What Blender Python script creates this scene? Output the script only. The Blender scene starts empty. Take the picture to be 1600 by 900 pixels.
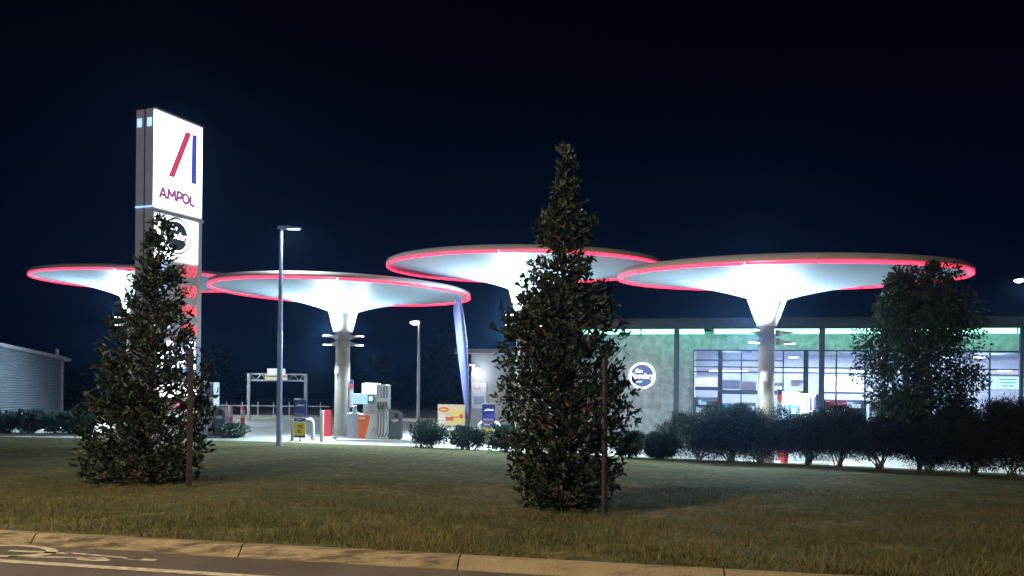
import bpy, math, random
import numpy as np
from mathutils import Vector, Matrix
S = bpy.context.scene
C = S.collection
R_ = math.radians
rnd = random.Random(7)
# ---------------------------------------------------------------- camera
F, HOR, ROLL, EYE = 1208.0, 573.0, R_(0.6), 3.3
cd = bpy.data.cameras.new('camera'); cam = bpy.data.objects.new('camera', cd); C.objects.link(cam)
cam.location = (0, 0, EYE); cam.rotation_euler = (R_(90), -ROLL, 0)
cd.sensor_width = 36; cd.lens = 36 * F / 1600; cd.shift_y = (HOR - 450) / 1600
cd.clip_start = 0.05; cd.clip_end = 2000
S.camera = cam
# ---------------------------------------------------------------- night sky
w = bpy.data.worlds.new('World'); S.world = w; w.use_nodes = True
nt = w.node_tree; bg = nt.nodes['Background']
tc = nt.nodes.new('ShaderNodeTexCoord'); sx = nt.nodes.new('ShaderNodeSeparateXYZ'); cr = nt.nodes.new('ShaderNodeValToRGB')
nt.links.new(tc.outputs['Generated'], sx.inputs[0]); nt.links.new(sx.outputs['Z'], cr.inputs[0]); nt.links.new(cr.outputs[0], bg.inputs[0])
e = cr.color_ramp.elements
e[0].position = 0.0; e[0].color = (0.0016, 0.0062, 0.026, 1)
e[1].position = 0.6; e[1].color = (0.0001, 0.0002, 0.0015, 1)
m_ = cr.color_ramp.elements.new(0.16); m_.color = (0.0006, 0.0023, 0.0150, 1)
m_ = cr.color_ramp.elements.new(0.36); m_.color = (0.0002, 0.0006, 0.0042, 1)
bg.inputs[1].default_value = .5
S.view_settings.view_transform = 'Standard'; S.view_settings.look = 'None'; S.view_settings.exposure = 0; S.view_settings.gamma = 1
S.render.engine = 'CYCLES'
S.cycles.use_denoising = True
S.cycles.max_bounces = 6; S.cycles.diffuse_bounces = 3; S.cycles.glossy_bounces = 2
S.cycles.transparent_max_bounces = 12; S.cycles.transmission_bounces = 4
S.cycles.sample_clamp_indirect = 4.0; S.cycles.sample_clamp_direct = 0
S.cycles.caustics_reflective = False; S.cycles.caustics_refractive = False

def light(kind, loc, col, power, direction=None, size=0.3, spot=None, blend=0.5, name='lamp_light'):
    l = bpy.data.lights.new(name, kind); l.color = col; l.energy = power
    if kind == 'AREA': l.shape = 'DISK'; l.size = size
    elif kind == 'SPOT': l.spot_size = R_(spot); l.spot_blend = blend; l.shadow_soft_size = size
    elif kind == 'POINT': l.shadow_soft_size = size
    o = bpy.data.objects.new(name, l); C.objects.link(o); o.location = loc
    if direction is not None: o.rotation_euler = Vector(direction).to_track_quat('-Z', 'Y').to_euler()
    return o
# the warm street lighting of the road (its mast stands behind and left of the camera)
light('SPOT', (-6.5, 1.0, 10.2), (1.0, 0.77, 0.47), 6000, (7.5, 7.6, -8.4), 0.25, 108, 0.5, 'street_and_fill_light')
light('SPOT', (-25, 6.0, 10.2), (0.95, 0.90, 0.95), 3000, (12.0, 10.0, -5.6), 0.25, 150, 0.6, 'street_and_fill_light')  # added unseen fill lamp that brightens the pylon side and shed
# ---------------------------------------------------------------- geometry of the view
ca, sa = math.cos(ROLL), math.sin(ROLL)
def ray(px, py):
    u, v = px - 800, HOR - py
    return ((u * ca - v * sa) / F, (v * ca + u * sa) / F)
def W(px, py, d):
    a, b = ray(px, py); return Vector((a * d, d, EYE + b * d))
def G(px, py, z=0.0):
    a, b = ray(px, py); d = (z - EYE) / b; return Vector((a * d, d, z))
def XD(px, d, py=600): return W(px, py, d).x
class Plane:                                   # a vertical plane: origin, unit direction along it
    def __init__(s, p0, dirv):
        s.p0 = Vector((p0[0], p0[1])); s.d = Vector((dirv[0], dirv[1])).normalized(); s.ang = math.atan2(s.d.y, s.d.x)
    def uz(s, px, py):
        a, b = ray(px, py)
        # p0 + u d = t (a,1)
        t = (s.p0.x * s.d.y - s.p0.y * s.d.x) / (a * s.d.y - s.d.x)
        q = Vector((a * t, t)) - s.p0
        return q.dot(s.d), EYE + b * t
    def off(s, k): # a plane shifted k metres away from the camera
        n = Vector((-s.d.y, s.d.x)); return Plane(s.p0 + n * k, s.d)
# ---------------------------------------------------------------- materials
MATS = {}
def mat(name, col, rough=0.7, metal=0.0, var=0.12, scale=6.0, bump=0.0, bscale=None, coat=0, col2=None, spec=0.5, trans=0.0):
    if name in MATS: return MATS[name]
    m = bpy.data.materials.new(name); m.use_nodes = True; n = m.node_tree.nodes; L = m.node_tree.links
    b = n['Principled BSDF']; b.inputs['Roughness'].default_value = rough; b.inputs['Metallic'].default_value = metal
    b.inputs['Specular IOR Level'].default_value = spec
    t = n.new('ShaderNodeTexCoord'); no = n.new('ShaderNodeTexNoise'); no.inputs['Scale'].default_value = scale; no.inputs['Detail'].default_value = 6
    L.new(t.outputs['Object'], no.inputs['Vector'])
    r = n.new('ShaderNodeValToRGB'); L.new(no.outputs['Fac'], r.inputs[0])
    c2 = col2 or tuple(min(1, c * (1 + var)) for c in col)
    r.color_ramp.elements[0].position = .35; r.color_ramp.elements[1].position = .68
    r.color_ramp.elements[0].color = (*[c * (1 - var) for c in col], 1); r.color_ramp.elements[1].color = (*c2, 1)
    L.new(r.outputs[0], b.inputs['Base Color'])
    if bump:
        n2 = n.new('ShaderNodeTexNoise'); n2.inputs['Scale'].default_value = bscale or scale * 4; n2.inputs['Detail'].default_value = 5
        L.new(t.outputs['Object'], n2.inputs['Vector'])
        bp = n.new('ShaderNodeBump'); bp.inputs['Strength'].default_value = bump; bp.inputs['Distance'].default_value = 0.02
        L.new(n2.outputs['Fac'], bp.inputs['Height']); L.new(bp.outputs[0], b.inputs['Normal'])
    MATS[name] = m; return m
def emit(name, col, s, base=0.4):
    if name in MATS: return MATS[name]
    m = bpy.data.materials.new(name); m.use_nodes = True; n = m.node_tree.nodes; L = m.node_tree.links; b = n['Principled BSDF']
    t = n.new('ShaderNodeTexCoord'); no = n.new('ShaderNodeTexNoise'); no.inputs['Scale'].default_value = 3
    L.new(t.outputs['Object'], no.inputs['Vector'])
    mr = n.new('ShaderNodeMapRange'); mr.inputs['To Min'].default_value = s * .93; mr.inputs['To Max'].default_value = s * 1.07
    L.new(no.outputs['Fac'], mr.inputs['Value']); L.new(mr.outputs[0], b.inputs['Emission Strength'])
    b.inputs['Base Color'].default_value = (*[c * base for c in col], 1); b.inputs['Emission Color'].default_value = (*col, 1)
    b.inputs['Roughness'].default_value = .5
    MATS[name] = m; return m
def glass():
    if 'window_glass' in MATS: return MATS['window_glass']
    m = bpy.data.materials.new('window_glass'); m.use_nodes = True; n = m.node_tree.nodes; L = m.node_tree.links
    n.remove(n['Principled BSDF']); o = n['Material Output']
    t = n.new('ShaderNodeBsdfTransparent'); t.inputs[0].default_value = (.86, .93, .95, 1)
    g = n.new('ShaderNodeBsdfGlossy'); g.inputs['Roughness'].default_value = .03
    f = n.new('ShaderNodeFresnel'); f.inputs[0].default_value = 1.5
    mx = n.new('ShaderNodeMixShader'); L.new(f.outputs[0], mx.inputs[0]); L.new(t.outputs[0], mx.inputs[1]); L.new(g.outputs[0], mx.inputs[2]); L.new(mx.outputs[0], o.inputs[0])
    MATS['window_glass'] = m; return m
def leafmat(name, a, b, c, rough=.45, transl=.25):
    if name in MATS: return MATS[name]
    m = bpy.data.materials.new(name); m.use_nodes = True; n = m.node_tree.nodes; L = m.node_tree.links
    p = n['Principled BSDF']; p.inputs['Roughness'].default_value = rough
    at = n.new('ShaderNodeAttribute'); at.attribute_name = 'tint'
    r = n.new('ShaderNodeValToRGB'); L.new(at.outputs['Fac'], r.inputs[0])
    r.color_ramp.elements[0].color = (*a, 1); r.color_ramp.elements[1].color = (*c, 1); q = r.color_ramp.elements.new(.55); q.color = (*b, 1)
    L.new(r.outputs[0], p.inputs['Base Color'])
    tr = n.new('ShaderNodeBsdfTranslucent'); L.new(r.outputs[0], tr.inputs[0])
    mx = n.new('ShaderNodeMixShader'); mx.inputs[0].default_value = transl
    L.new(p.outputs[0], mx.inputs[1]); L.new(tr.outputs[0], mx.inputs[2]); L.new(mx.outputs[0], n['Material Output'].inputs[0])
    MATS[name] = m; return m
white = mat('white_paint', (.78, .80, .82), .45, var=.05)
soffit = mat('canopy_underside_paint', (.48, .63, .78), .5, var=.05, scale=.7)
fascia = mat('canopy_fascia_paint', (.62, .61, .64), .5, var=.05, scale=2)
conc = mat('concrete_column', (.31, .28, .255), .8, var=.14, scale=3, bump=.3, bscale=30)
apron = mat('forecourt_concrete', (.52, .54, .54), .65, var=.12, scale=1.2, bump=.15, bscale=40)
steel = mat('galvanised_steel', (.48, .52, .56), .45, .5, var=.12, scale=8)
bluepole = mat('blue_grey_post_paint', (.30, .40, .62), .4, .2, var=.08)
darkgrey = mat('dark_grey_plastic', (.07, .08, .095), .5, var=.15)
black = mat('black_rubber', (.015, .016, .02), .5, var=.2)
red = mat('red_paint', (.75, .06, .08), .45, var=.1)
orange = mat('orange_panel', (.85, .17, .06), .45, var=.08)
navy = mat('navy_sign_print', (.03, .05, .28), .4, var=.08)
yellow = mat('yellow_sign_print', (.70, .58, .06), .5, var=.12)
timber = mat('weathered_timber_stake', (.042, .038, .032), .85, var=.3, scale=12, bump=.4)
signgrey = mat('pylon_grey_cladding', (.62, .61, .66), .5, .0, var=.07, scale=2)
# ---------------------------------------------------------------- mesh helpers
class MB:
    def __init__(s): s.v = []; s.f = []
    def add(s, vs, fs):
        k = len(s.v); s.v += [tuple(p) for p in vs]; s.f += [tuple(i + k for i in f) for f in fs]; return s
    def box(s, c, d, rz=0, M=None):
        x, y, z = (q / 2 for q in d); cs, sn = math.cos(rz), math.sin(rz); P = []
        for dz in (-z, z):
            for dx, dy in ((-x, -y), (x, -y), (x, y), (-x, y)):
                p = Vector((dx, dy, dz))
                if M is not None: p = M @ p
                P.append((c[0] + p.x * cs - p.y * sn, c[1] + p.x * sn + p.y * cs, c[2] + p.z))
        return s.add(P, [(3, 2, 1, 0), (4, 5, 6, 7), (0, 1, 5, 4), (1, 2, 6, 5), (2, 3, 7, 6), (3, 0, 4, 7)])
    def rbox(s, c, d, r=.03, rz=0, seg=3):            # box with rounded vertical edges (in x-y)
        x, y, z = (q / 2 for q in d); r = min(r, x * .99, y * .99); ring = []
        for (sx_, sy_, a0) in ((1, 1, 0), (-1, 1, 90), (-1, -1, 180), (1, -1, 270)):
            for k in range(seg + 1):
                a = R_(a0 + 90 * k / seg); ring.append((sx_ * (x - r) + r * math.cos(a), sy_ * (y - r) + r * math.sin(a)))
        return s.extrude([(c[0] + p[0] * math.cos(rz) - p[1] * math.sin(rz), c[1] + p[0] * math.sin(rz) + p[1] * math.cos(rz)) for p in ring], c[2] - z, c[2] + z)
    def extrude(s, ring, z0, z1):
        n = len(ring); vs = [(p[0], p[1], z0) for p in ring] + [(p[0], p[1], z1) for p in ring]
        return s.add(vs, [tuple(range(n - 1, -1, -1)), tuple(range(n, 2 * n))] + [(i, (i + 1) % n, n + (i + 1) % n, n + i) for i in range(n)])
    def prism(s, poly, y0, y1):                       # polygon in x-z pushed along y
        n = len(poly); vs = [(p[0], y0, p[1]) for p in poly] + [(p[0], y1, p[1]) for p in poly]
        return s.add(vs, [tuple(range(n)), tuple(range(2 * n - 1, n - 1, -1))] + [((i + 1) % n, i, n + i, n + (i + 1) % n) for i in range(n)])
    def tube(s, pts, r, n=8, cap=True):
        pts = [Vector(p) for p in pts]; rs = r if isinstance(r, (list, tuple)) else [r] * len(pts); base = len(s.v); prev = None
        for i, p in enumerate(pts):
            t = (pts[min(i + 1, len(pts) - 1)] - pts[max(i - 1, 0)]).normalized()
            if prev is None: a = t.orthogonal().normalized()
            else: a = (prev - t * prev.dot(t)); a = a.normalized() if a.length > 1e-6 else t.orthogonal().normalized()
            prev = a; b = t.cross(a)
            for k in range(n):
                q = p + (a * math.cos(2 * math.pi * k / n) + b * math.sin(2 * math.pi * k / n)) * rs[i]; s.v.append(tuple(q))
        for i in range(len(pts) - 1):
            for k in range(n):
                s.f.append((base + i * n + k, base + i * n + (k + 1) % n, base + (i + 1) * n + (k + 1) % n, base + (i + 1) * n + k))
        if cap: s.f.append(tuple(base + k for k in range(n - 1, -1, -1))); s.f.append(tuple(base + (len(pts) - 1) * n + k for k in range(n)))
        return s
    def lathe(s, prof, n=32, c=(0, 0)):               # prof: (r, z)
        base = len(s.v)
        for r, z in prof:
            for k in range(n):
                a = 2 * math.pi * k / n; s.v.append((c[0] + r * math.cos(a), c[1] + r * math.sin(a), z))
        for i in range(len(prof) - 1):
            for k in range(n): s.f.append((base + i * n + k, base + i * n + (k + 1) % n, base + (i + 1) * n + (k + 1) % n, base + (i + 1) * n + k))
        return s
    def build(s, name, m, parent=None, smooth=False, loc=None, rz=None, bevel=0):
        me = bpy.data.meshes.new(name); me.from_pydata(s.v, [], s.f); me.update()
        me.materials.append(m)
        if smooth: me.polygons.foreach_set('use_smooth', [True] * len(me.polygons)); 
        o = bpy.data.objects.new(name, me); C.objects.link(o)
        if smooth:
            try: me.set_sharp_from_angle(angle=R_(40))
            except Exception: pass
        if bevel:
            bm = o.modifiers.new('b', 'BEVEL'); bm.width = bevel; bm.segments = 2; bm.limit_method = 'ANGLE'
        if parent is not None: o.parent = parent
        if loc is not None: o.location = loc
        if rz is not None: o.rotation_euler = (0, 0, rz)
        return o
def thing(name, label, cat, loc=(0, 0, 0), rz=0, group=None):
    o = bpy.data.objects.new(name, None); C.objects.link(o); o.location = loc; o.rotation_euler = (0, 0, rz); o.empty_display_size = .2
    o['label'] = label; o['category'] = cat
    if group: o['group'] = group
    return o
def tag(o, label=None, cat=None, group=None, kind=None):
    for k, v in (('label', label), ('category', cat), ('group', group), ('kind', kind)):
        if v: o[k] = v
    return o
def dup(root, loc, rz=0, label=None):
    r = root.copy(); C.objects.link(r); r.location = loc; r.rotation_euler = (0, 0, rz)
    if label: r['label'] = label
    for ch in list(root.children):
        if ch.type == 'LIGHT': continue
        c = ch.copy(); C.objects.link(c); c.parent = r
        for g in ch.children:
            d = g.copy(); C.objects.link(d); d.parent = c
    return r
def text(s, name, m, parent, size, loc, rz=0, depth=.006, flat=False, align='CENTER', squash=1.0, shear=0, bold=0.0, space=1.0):
    cu = bpy.data.curves.new(name, 'FONT'); cu.body = s; cu.size = size; cu.extrude = depth; cu.align_x = align; cu.align_y = 'CENTER'; cu.shear = shear; cu.offset = bold; cu.resolution_u = 3; cu.space_character = space
    t = bpy.data.objects.new(name, cu); C.objects.link(t)
    bpy.context.view_layer.update()
    me = bpy.data.meshes.new_from_object(t.evaluated_get(bpy.context.evaluated_depsgraph_get())); me.name = name
    bpy.data.objects.remove(t)
    me.materials.clear(); me.materials.append(m)
    o = bpy.data.objects.new(name, me); C.objects.link(o); o.parent = parent; o.location = loc
    o.scale = (squash, 1, 1); o.rotation_euler = (0 if flat else R_(90), 0, rz)
    return o
# ---------------------------------------------------------------- leaves
def unit(a): return a / np.maximum(np.linalg.norm(a, axis=1, keepdims=True), 1e-9)
def leaf_mesh(name, P, D, ln, wd, m, parent=None, seed=0, fold=.25, droop=.25):
    g = np.random.default_rng(seed); n = len(P); D = unit(D)
    ref = g.normal(size=(n, 3)); side = unit(np.cross(D, ref)); up = np.cross(side, D)
    L = (ln * g.uniform(.65, 1.25, n))[:, None]; Wd = (wd * g.uniform(.7, 1.2, n))[:, None]
    v0 = P; v1 = P + D * L * .45 + side * Wd * .5 + up * Wd * fold; v2 = P + D * L * .45 - side * Wd * .5 + up * Wd * fold
    vm = P + D * L * .5; v3 = P + D * L - up * L * droop * .5
    V = np.stack([v0, v1, v3, v2, vm], 1).reshape(-1, 3)
    k = (np.arange(n) * 5)[:, None]
    Fq = np.concatenate([k + np.array([[0, 1, 4]]), k + np.array([[1, 2, 4]]), k + np.array([[2, 3, 4]]), k + np.array([[3, 0, 4]])], 1).reshape(-1, 3)
    me = bpy.data.meshes.new(name); me.vertices.add(len(V)); me.vertices.foreach_set('co', V.ravel())
    me.loops.add(Fq.size); me.loops.foreach_set('vertex_index', Fq.ravel().astype(np.int32))
    me.polygons.add(len(Fq)); me.polygons.foreach_set('loop_start', np.arange(0, Fq.size, 3, dtype=np.int32))
    me.update(); me.validate()
    at = me.attributes.new('tint', 'FLOAT', 'POINT'); at.data.foreach_set('value', np.repeat(np.clip(g.beta(2, 2.4, n), 0, 1), 5).astype(np.float32))
    me.materials.append(m); o = bpy.data.objects.new(name, me); C.objects.link(o)
    if parent is not None: o.parent = parent
    return o
def one_leaf(name, m, L, Wd):
    me = bpy.data.meshes.new(name)
    v = [(0, 0, 0), (.3 * L, .42 * Wd, .1 * Wd), (.65 * L, .42 * Wd, .06 * Wd), (L, 0, -.12 * L), (.65 * L, -.42 * Wd, .06 * Wd), (.3 * L, -.42 * Wd, .1 * Wd), (.35 * L, 0, 0), (.7 * L, 0, -.03 * L)]
    me.from_pydata(v, [], [(0, 6, 1), (1, 6, 7, 2), (2, 7, 3), (3, 7, 4), (4, 7, 6, 5), (5, 6, 0)]); me.materials.append(m)
    at = me.attributes.new('tint', 'FLOAT', 'POINT'); at.data.foreach_set('value', [.85] * 8)
    return me
# ================================================================ THE SETTING
# road frame: e runs along the kerb, n points away from the camera
RA = R_(-10.0); e2 = Vector((math.cos(RA), math.sin(RA))); n2 = Vector((-e2.y, e2.x))
T0 = 5.99; ZL, ZR = 1.80, 1.715
def rp(s, t, z): q = e2 * s + n2 * t; return (q.x, q.y, z)
grd = mat('far_ground_soil', (.05, .055, .045), .9, var=.3, scale=.6, bump=.3)
o = MB().add([(-400, -60, -.06), (400, -60, -.06), (400, 500, -.06), (-400, 500, -.06)], [(0, 1, 2, 3)]).build('ground', grd); tag(o, kind='structure', label='dark ground running out to the night horizon')
asph = mat('asphalt', (.115, .098, .096), .8, var=.22, scale=1.6, bump=.5, bscale=120)
o = MB().add([rp(-60, -14, ZR), rp(60, -14, ZR), rp(60, T0 - .12, ZR), rp(-60, T0 - .12, ZR)], [(0, 1, 2, 3)]).build('road', asph); tag(o, kind='structure', label='brown-lit asphalt road in the near corner')
linem = mat('road_marking_paint', (.50, .47, .40), .65, var=.3, scale=14)
o = MB().add([rp(-60, 5.30, ZR + .004), rp(60, 5.30, ZR + .004), rp(60, 5.38, ZR + .004), rp(-60, 5.38, ZR + .004)], [(0, 1, 2, 3)]).build('edge_line', linem); tag(o, kind='structure', label='long white painted lane line on the asphalt')
# bicycle marking painted in the lane
mk = MB(); zz = ZR + .004; sc0, tc0 = -5.25, 5.64
def flat_ring(c, r0, r1, sxx=1.0, n=24):
    for k in range(n):
        a, b = 2 * math.pi * k / n, 2 * math.pi * (k + 1) / n
        mk.add([rp(c[0] + sxx * r0 * math.cos(a), c[1] + r0 * math.sin(a), zz), rp(c[0] + sxx * r1 * math.cos(a), c[1] + r1 * math.sin(a), zz), rp(c[0] + sxx * r1 * math.cos(b), c[1] + r1 * math.sin(b), zz), rp(c[0] + sxx * r0 * math.cos(b), c[1] + r0 * math.sin(b), zz)], [(0, 1, 2, 3)])
def flat_bar(a, b, wd):
    a, b = Vector(a), Vector(b); d = (b - a).normalized(); q = Vector((-d.y, d.x)) * wd / 2
    mk.add([rp(*(a - q), zz), rp(*(b - q), zz), rp(*(b + q), zz), rp(*(a + q), zz)], [(0, 1, 2, 3)])
flat_ring((sc0, tc0), .15, .20, 2.2)
flat_ring((sc0 + .0, tc0 - .0 - .26), .0, .0, 1)
flat_bar((sc0, tc0), (sc0 + .55, tc0 + .02), .05); flat_bar((sc0 + .15, tc0 - .17), (sc0 + .95, tc0 - .05), .04)
flat_bar((sc0 + .5, tc0 + .04), (sc0 + 1.25, tc0 - .02), .03); flat_bar((sc0 + 1.1, tc0 - .02), (sc0 + 1.38, tc0 - .03), .055)
flat_ring((sc0 + .88, tc0 - .11), .01, .05, 3.0)
flat_bar((sc0 - .9, tc0 - .05), (sc0 - .1, tc0 - .1), .05)
o = mk.build('bicycle_marking', linem); tag(o, kind='structure', label='white painted bicycle symbol between lane line and kerb')
# kerb: poured concrete lengths with joints
kn = bpy.data.objects.new('kerb', None); C.objects.link(kn); tag(kn, kind='structure', label='low concrete kerb between road and lawn')
def kerbmat():
    m = mat('kerb_concrete', (.30, .25, .165), .85, var=.10, scale=5, bump=.5, bscale=60)
    n = m.node_tree.nodes; L = m.node_tree.links; b = n['Principled BSDF']; old = b.inputs['Base Color'].links[0].from_socket
    t = n.new('ShaderNodeTexCoord'); mp = n.new('ShaderNodeMapping'); mp.inputs['Scale'].default_value = (.9, 12, 12); L.new(t.outputs['Object'], mp.inputs[0])
    no = n.new('ShaderNodeTexNoise'); no.inputs['Scale'].default_value = 1.6; no.inputs['Detail'].default_value = 9; no.inputs['Roughness'].default_value = .7; L.new(mp.outputs[0], no.inputs['Vector'])
    oi = n.new('ShaderNodeObjectInfo')
    ad = n.new('ShaderNodeMath'); ad.operation = 'MULTIPLY'; L.new(no.outputs['Fac'], ad.inputs[0]); L.new(oi.outputs['Alpha'], ad.inputs[1])
    r = n.new('ShaderNodeValToRGB'); r.color_ramp.elements[0].position = .44; r.color_ramp.elements[1].position = .60; L.new(ad.outputs[0], r.inputs[0])
    mx = n.new('ShaderNodeMixRGB'); L.new(r.outputs[0], mx.inputs[0]); L.new(old, mx.inputs[1]); mx.inputs[2].default_value = (.085, .065, .05, 1); L.new(mx.outputs[0], b.inputs['Base Color'])
    return m
km = kerbmat()
joints = [-3.30, -1.45, .57]; st = 1.95
while joints[0] > -14: joints.insert(0, joints[0] - st)
while joints[-1] < 12: joints.append(joints[-1] + st)
prof = [(-.15, -.02), (-.15, .003), (-.128, .006), (-.105, .025), (-.075, .072), (-.055, .083), (-.03, .088), (.0, .088), (.012, .08), (.012, -.02)]
for a, b in zip(joints[:-1], joints[1:]):
    k = MB(); NS = 10; n = len(prof); base = []
    a += .006; b -= .006
    for i in range(NS + 1):
        s_ = a + (b - a) * i / NS
        for (t, z) in prof: k.v.append(rp(s_, T0 + t + rnd.uniform(-.003, .003), ZR + z + rnd.uniform(-.002, .002)))
    for i in range(NS):
        for j in range(n): k.f.append((i * n + j, i * n + (j + 1) % n, (i + 1) * n + (j + 1) % n, (i + 1) * n + j))
    k.f.append(tuple(range(n - 1, -1, -1))); k.f.append(tuple(NS * n + j for j in range(n)))
    o = k.build('kerb_stone', km, kn); o.color = (1, 1, 1, 1.0 if b < -1.4 else .80)
    if b < 0 and b > -3: o['label'] = 'kerb length with dark tyre scuffs'
# lawn -------------------------------------------------------------
EDGE = [(-60, 693, .04), (0, 682, .04), (430, 690, .04), (640, 697, .05), (800, 705, .12), (1000, 714, .36), (1200, 722, .5), (1400, 731, .56), (1600, 741, .56)]
EP = [G(*q) for q in EDGE[1:]]
dirR = (EP[-1] - EP[-3]).normalized(); dirL = (EP[0] - EP[2]).normalized()
EP = [EP[0] + dirL * 40] + EP + [EP[-1] + dirR * 25]; EP[0].z = .04; EP[-1].z = .56
def edge_at(x):
    if x <= EP[0].x: return EP[0].y, EP[0].z
    for a, b in zip(EP[:-1], EP[1:]):
        if x <= b.x:
            k = (x - a.x) / (b.x - a.x); return a.y + k * (b.y - a.y), a.z + k * (b.z - a.z)
    return EP[-1].y, EP[-1].z
def kerb_y(x): return (T0 - n2.x * x) / n2.y
def lawn_z(x, y):
    y0, (y1, z1) = kerb_y(x), edge_at(x); k = max(0, min(1, (y - y0) / (y1 - y0)))
    return ZL + (z1 - ZL) * k + .025 * math.sin(x * .9 + y * .7) * math.sin(y * .5) * min(1, k * 8) * (1 - k)
xs = np.linspace(-50, 34, 169); ks = np.linspace(0, 1, 70) ** 1.5; lv = []; lf = []
for x in xs:
    y0, (y1, z1) = kerb_y(x), edge_at(x)
    for k in ks: y = y0 + (y1 - y0) * k; lv.append((x, y, lawn_z(x, y)))
    lv.append((x, y1 + .35, -.05))
nk = len(ks) + 1
for i in range(len(xs) - 1):
    for j in range(nk - 1): lf.append((i * nk + j, (i + 1) * nk + j, (i + 1) * nk + j + 1, i * nk + j + 1))
def lawnmat():
    m = bpy.data.materials.new('lawn_turf'); m.use_nodes = True; n = m.node_tree.nodes; L = m.node_tree.links; b = n['Principled BSDF']; b.inputs['Roughness'].default_value = .9
    b.inputs['Specular IOR Level'].default_value = .15
    t = n.new('ShaderNodeTexCoord')
    def noise(sc, d=6, mp=None):
        q = n.new('ShaderNodeTexNoise'); q.inputs['Scale'].default_value = sc; q.inputs['Detail'].default_value = d; q.inputs['Roughness'].default_value = .65
        if mp: mm = n.new('ShaderNodeMapping'); mm.inputs['Scale'].default_value = mp; L.new(t.outputs['Object'], mm.inputs[0]); L.new(mm.outputs[0], q.inputs['Vector'])
        else: L.new(t.outputs['Object'], q.inputs['Vector'])
        return q
    a = noise(1.1); c = noise(7, 8, (1, .6, 1)); f = noise(45, 4)
    r = n.new('ShaderNodeValToRGB'); L.new(c.outputs['Fac'], r.inputs[0])
    r.color_ramp.elements[0].position = .38; r.color_ramp.elements[0].color = (.07, .09, .04, 1); r.color_ramp.elements[1].position = .62; r.color_ramp.elements[1].color = (.30, .25, .115, 1)
    r2 = n.new('ShaderNodeValToRGB'); L.new(a.outputs['Fac'], r2.inputs[0]); r2.color_ramp.elements[0].position = .40; r2.color_ramp.elements[1].position = .62
    mx = n.new('ShaderNodeMixRGB'); L.new(r2.outputs[0], mx.inputs[0]); L.new(r.outputs[0], mx.inputs[1]); mx.inputs[2].default_value = (.10, .12, .06, 1); mx.blend_type = 'MIX'
    m3 = n.new('ShaderNodeMixRGB'); m3.blend_type = 'MULTIPLY'; m3.inputs[0].default_value = .6; L.new(mx.outputs[0], m3.inputs[1]); L.new(f.outputs['Fac'], m3.inputs[2])
    g = n.new('ShaderNodeMixRGB'); g.blend_type = 'ADD'; g.inputs[0].default_value = .5; L.new(m3.outputs[0], g.inputs[1]); L.new(m3.outputs[0], g.inputs[2])
    L.new(g.outputs[0], b.inputs['Base Color'])
    bp = n.new('ShaderNodeBump'); bp.inputs['Strength'].default_value = .9; bp.inputs['Distance'].default_value = .05; L.new(f.outputs['Fac'], bp.inputs['Height']); L.new(bp.outputs[0], b.inputs['Normal'])
    return m
lm = lawnmat()
me = MB(); me.v = lv; me.f = lf; o = me.build('lawn', lm, smooth=True); tag(o, kind='structure', label='broad mown lawn sloping from the kerb to the forecourt')
# grass blades on the near lawn
def blades(name, N, dmin, dmax, hgt, wid, seed, m):
    g = np.random.default_rng(seed); y = dmin + (dmax - dmin) * g.random(N) ** 1.3; x = (g.random(N) * 2 - 1) * (y * .70 + .6)
    keep = y > np.array([kerb_y(v) for v in x]) + .03; x, y = x[keep], y[keep]
    dens = np.sin(x * 3.1 + np.sin(y * 4)) * np.sin(y * 3.7 + np.sin(x * 2.3)); keep = g.random(len(x)) < (.55 + .45 * dens); x, y = x[keep], y[keep]
    z = np.array([lawn_z(a, b) for a, b in zip(x, y)]) - .004; n = len(x)
    a = g.random(n) * 6.283; h = hgt * g.uniform(.4, 1.3, n); lean = g.normal(0, .45, (n, 2)) * h[:, None]
    dx, dy = np.cos(a) * wid * .5, np.sin(a) * wid * .5
    V = np.stack([np.stack([x - dx, y - dy, z], 1), np.stack([x + dx, y + dy, z], 1), np.stack([x + lean[:, 0], y + lean[:, 1], z + h], 1)], 1).reshape(-1, 3)
    Fi = np.arange(n * 3, dtype=np.int32)
    me = bpy.data.meshes.new(name); me.vertices.add(len(V)); me.vertices.foreach_set('co', V.ravel()); me.loops.add(n * 3); me.loops.foreach_set('vertex_index', Fi)
    me.polygons.add(n); me.polygons.foreach_set('loop_start', np.arange(0, n * 3, 3, dtype=np.int32)); me.update(); me.validate()
    at = me.attributes.new('tint', 'FLOAT', 'POINT'); at.data.foreach_set('value', np.repeat(np.clip(g.beta(2, 2, n) + .22 * np.sin(x * 1.7 + y + 1.5 * np.sin(x * .7)) * np.cos(y * 1.3), 0, 1), 3).astype(np.float32))
    me.materials.append(m); o = bpy.data.objects.new(name, me); C.objects.link(o); return o
gm = leafmat('grass_blade', (.07, .09, .03), (.16, .155, .06), (.32, .25, .11), .7, .3)
tag(blades('grass', 170000, 5.6, 13.5, .045, .007, 3, gm), 'short patchy brown and green grass blades of the near lawn', 'grass', kind='stuff')
tag(blades('grass', 26000, 5.7, 9.5, .085, .009, 9, gm), 'longer ragged grass tufts along the kerb edge', 'grass', kind='stuff')
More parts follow.
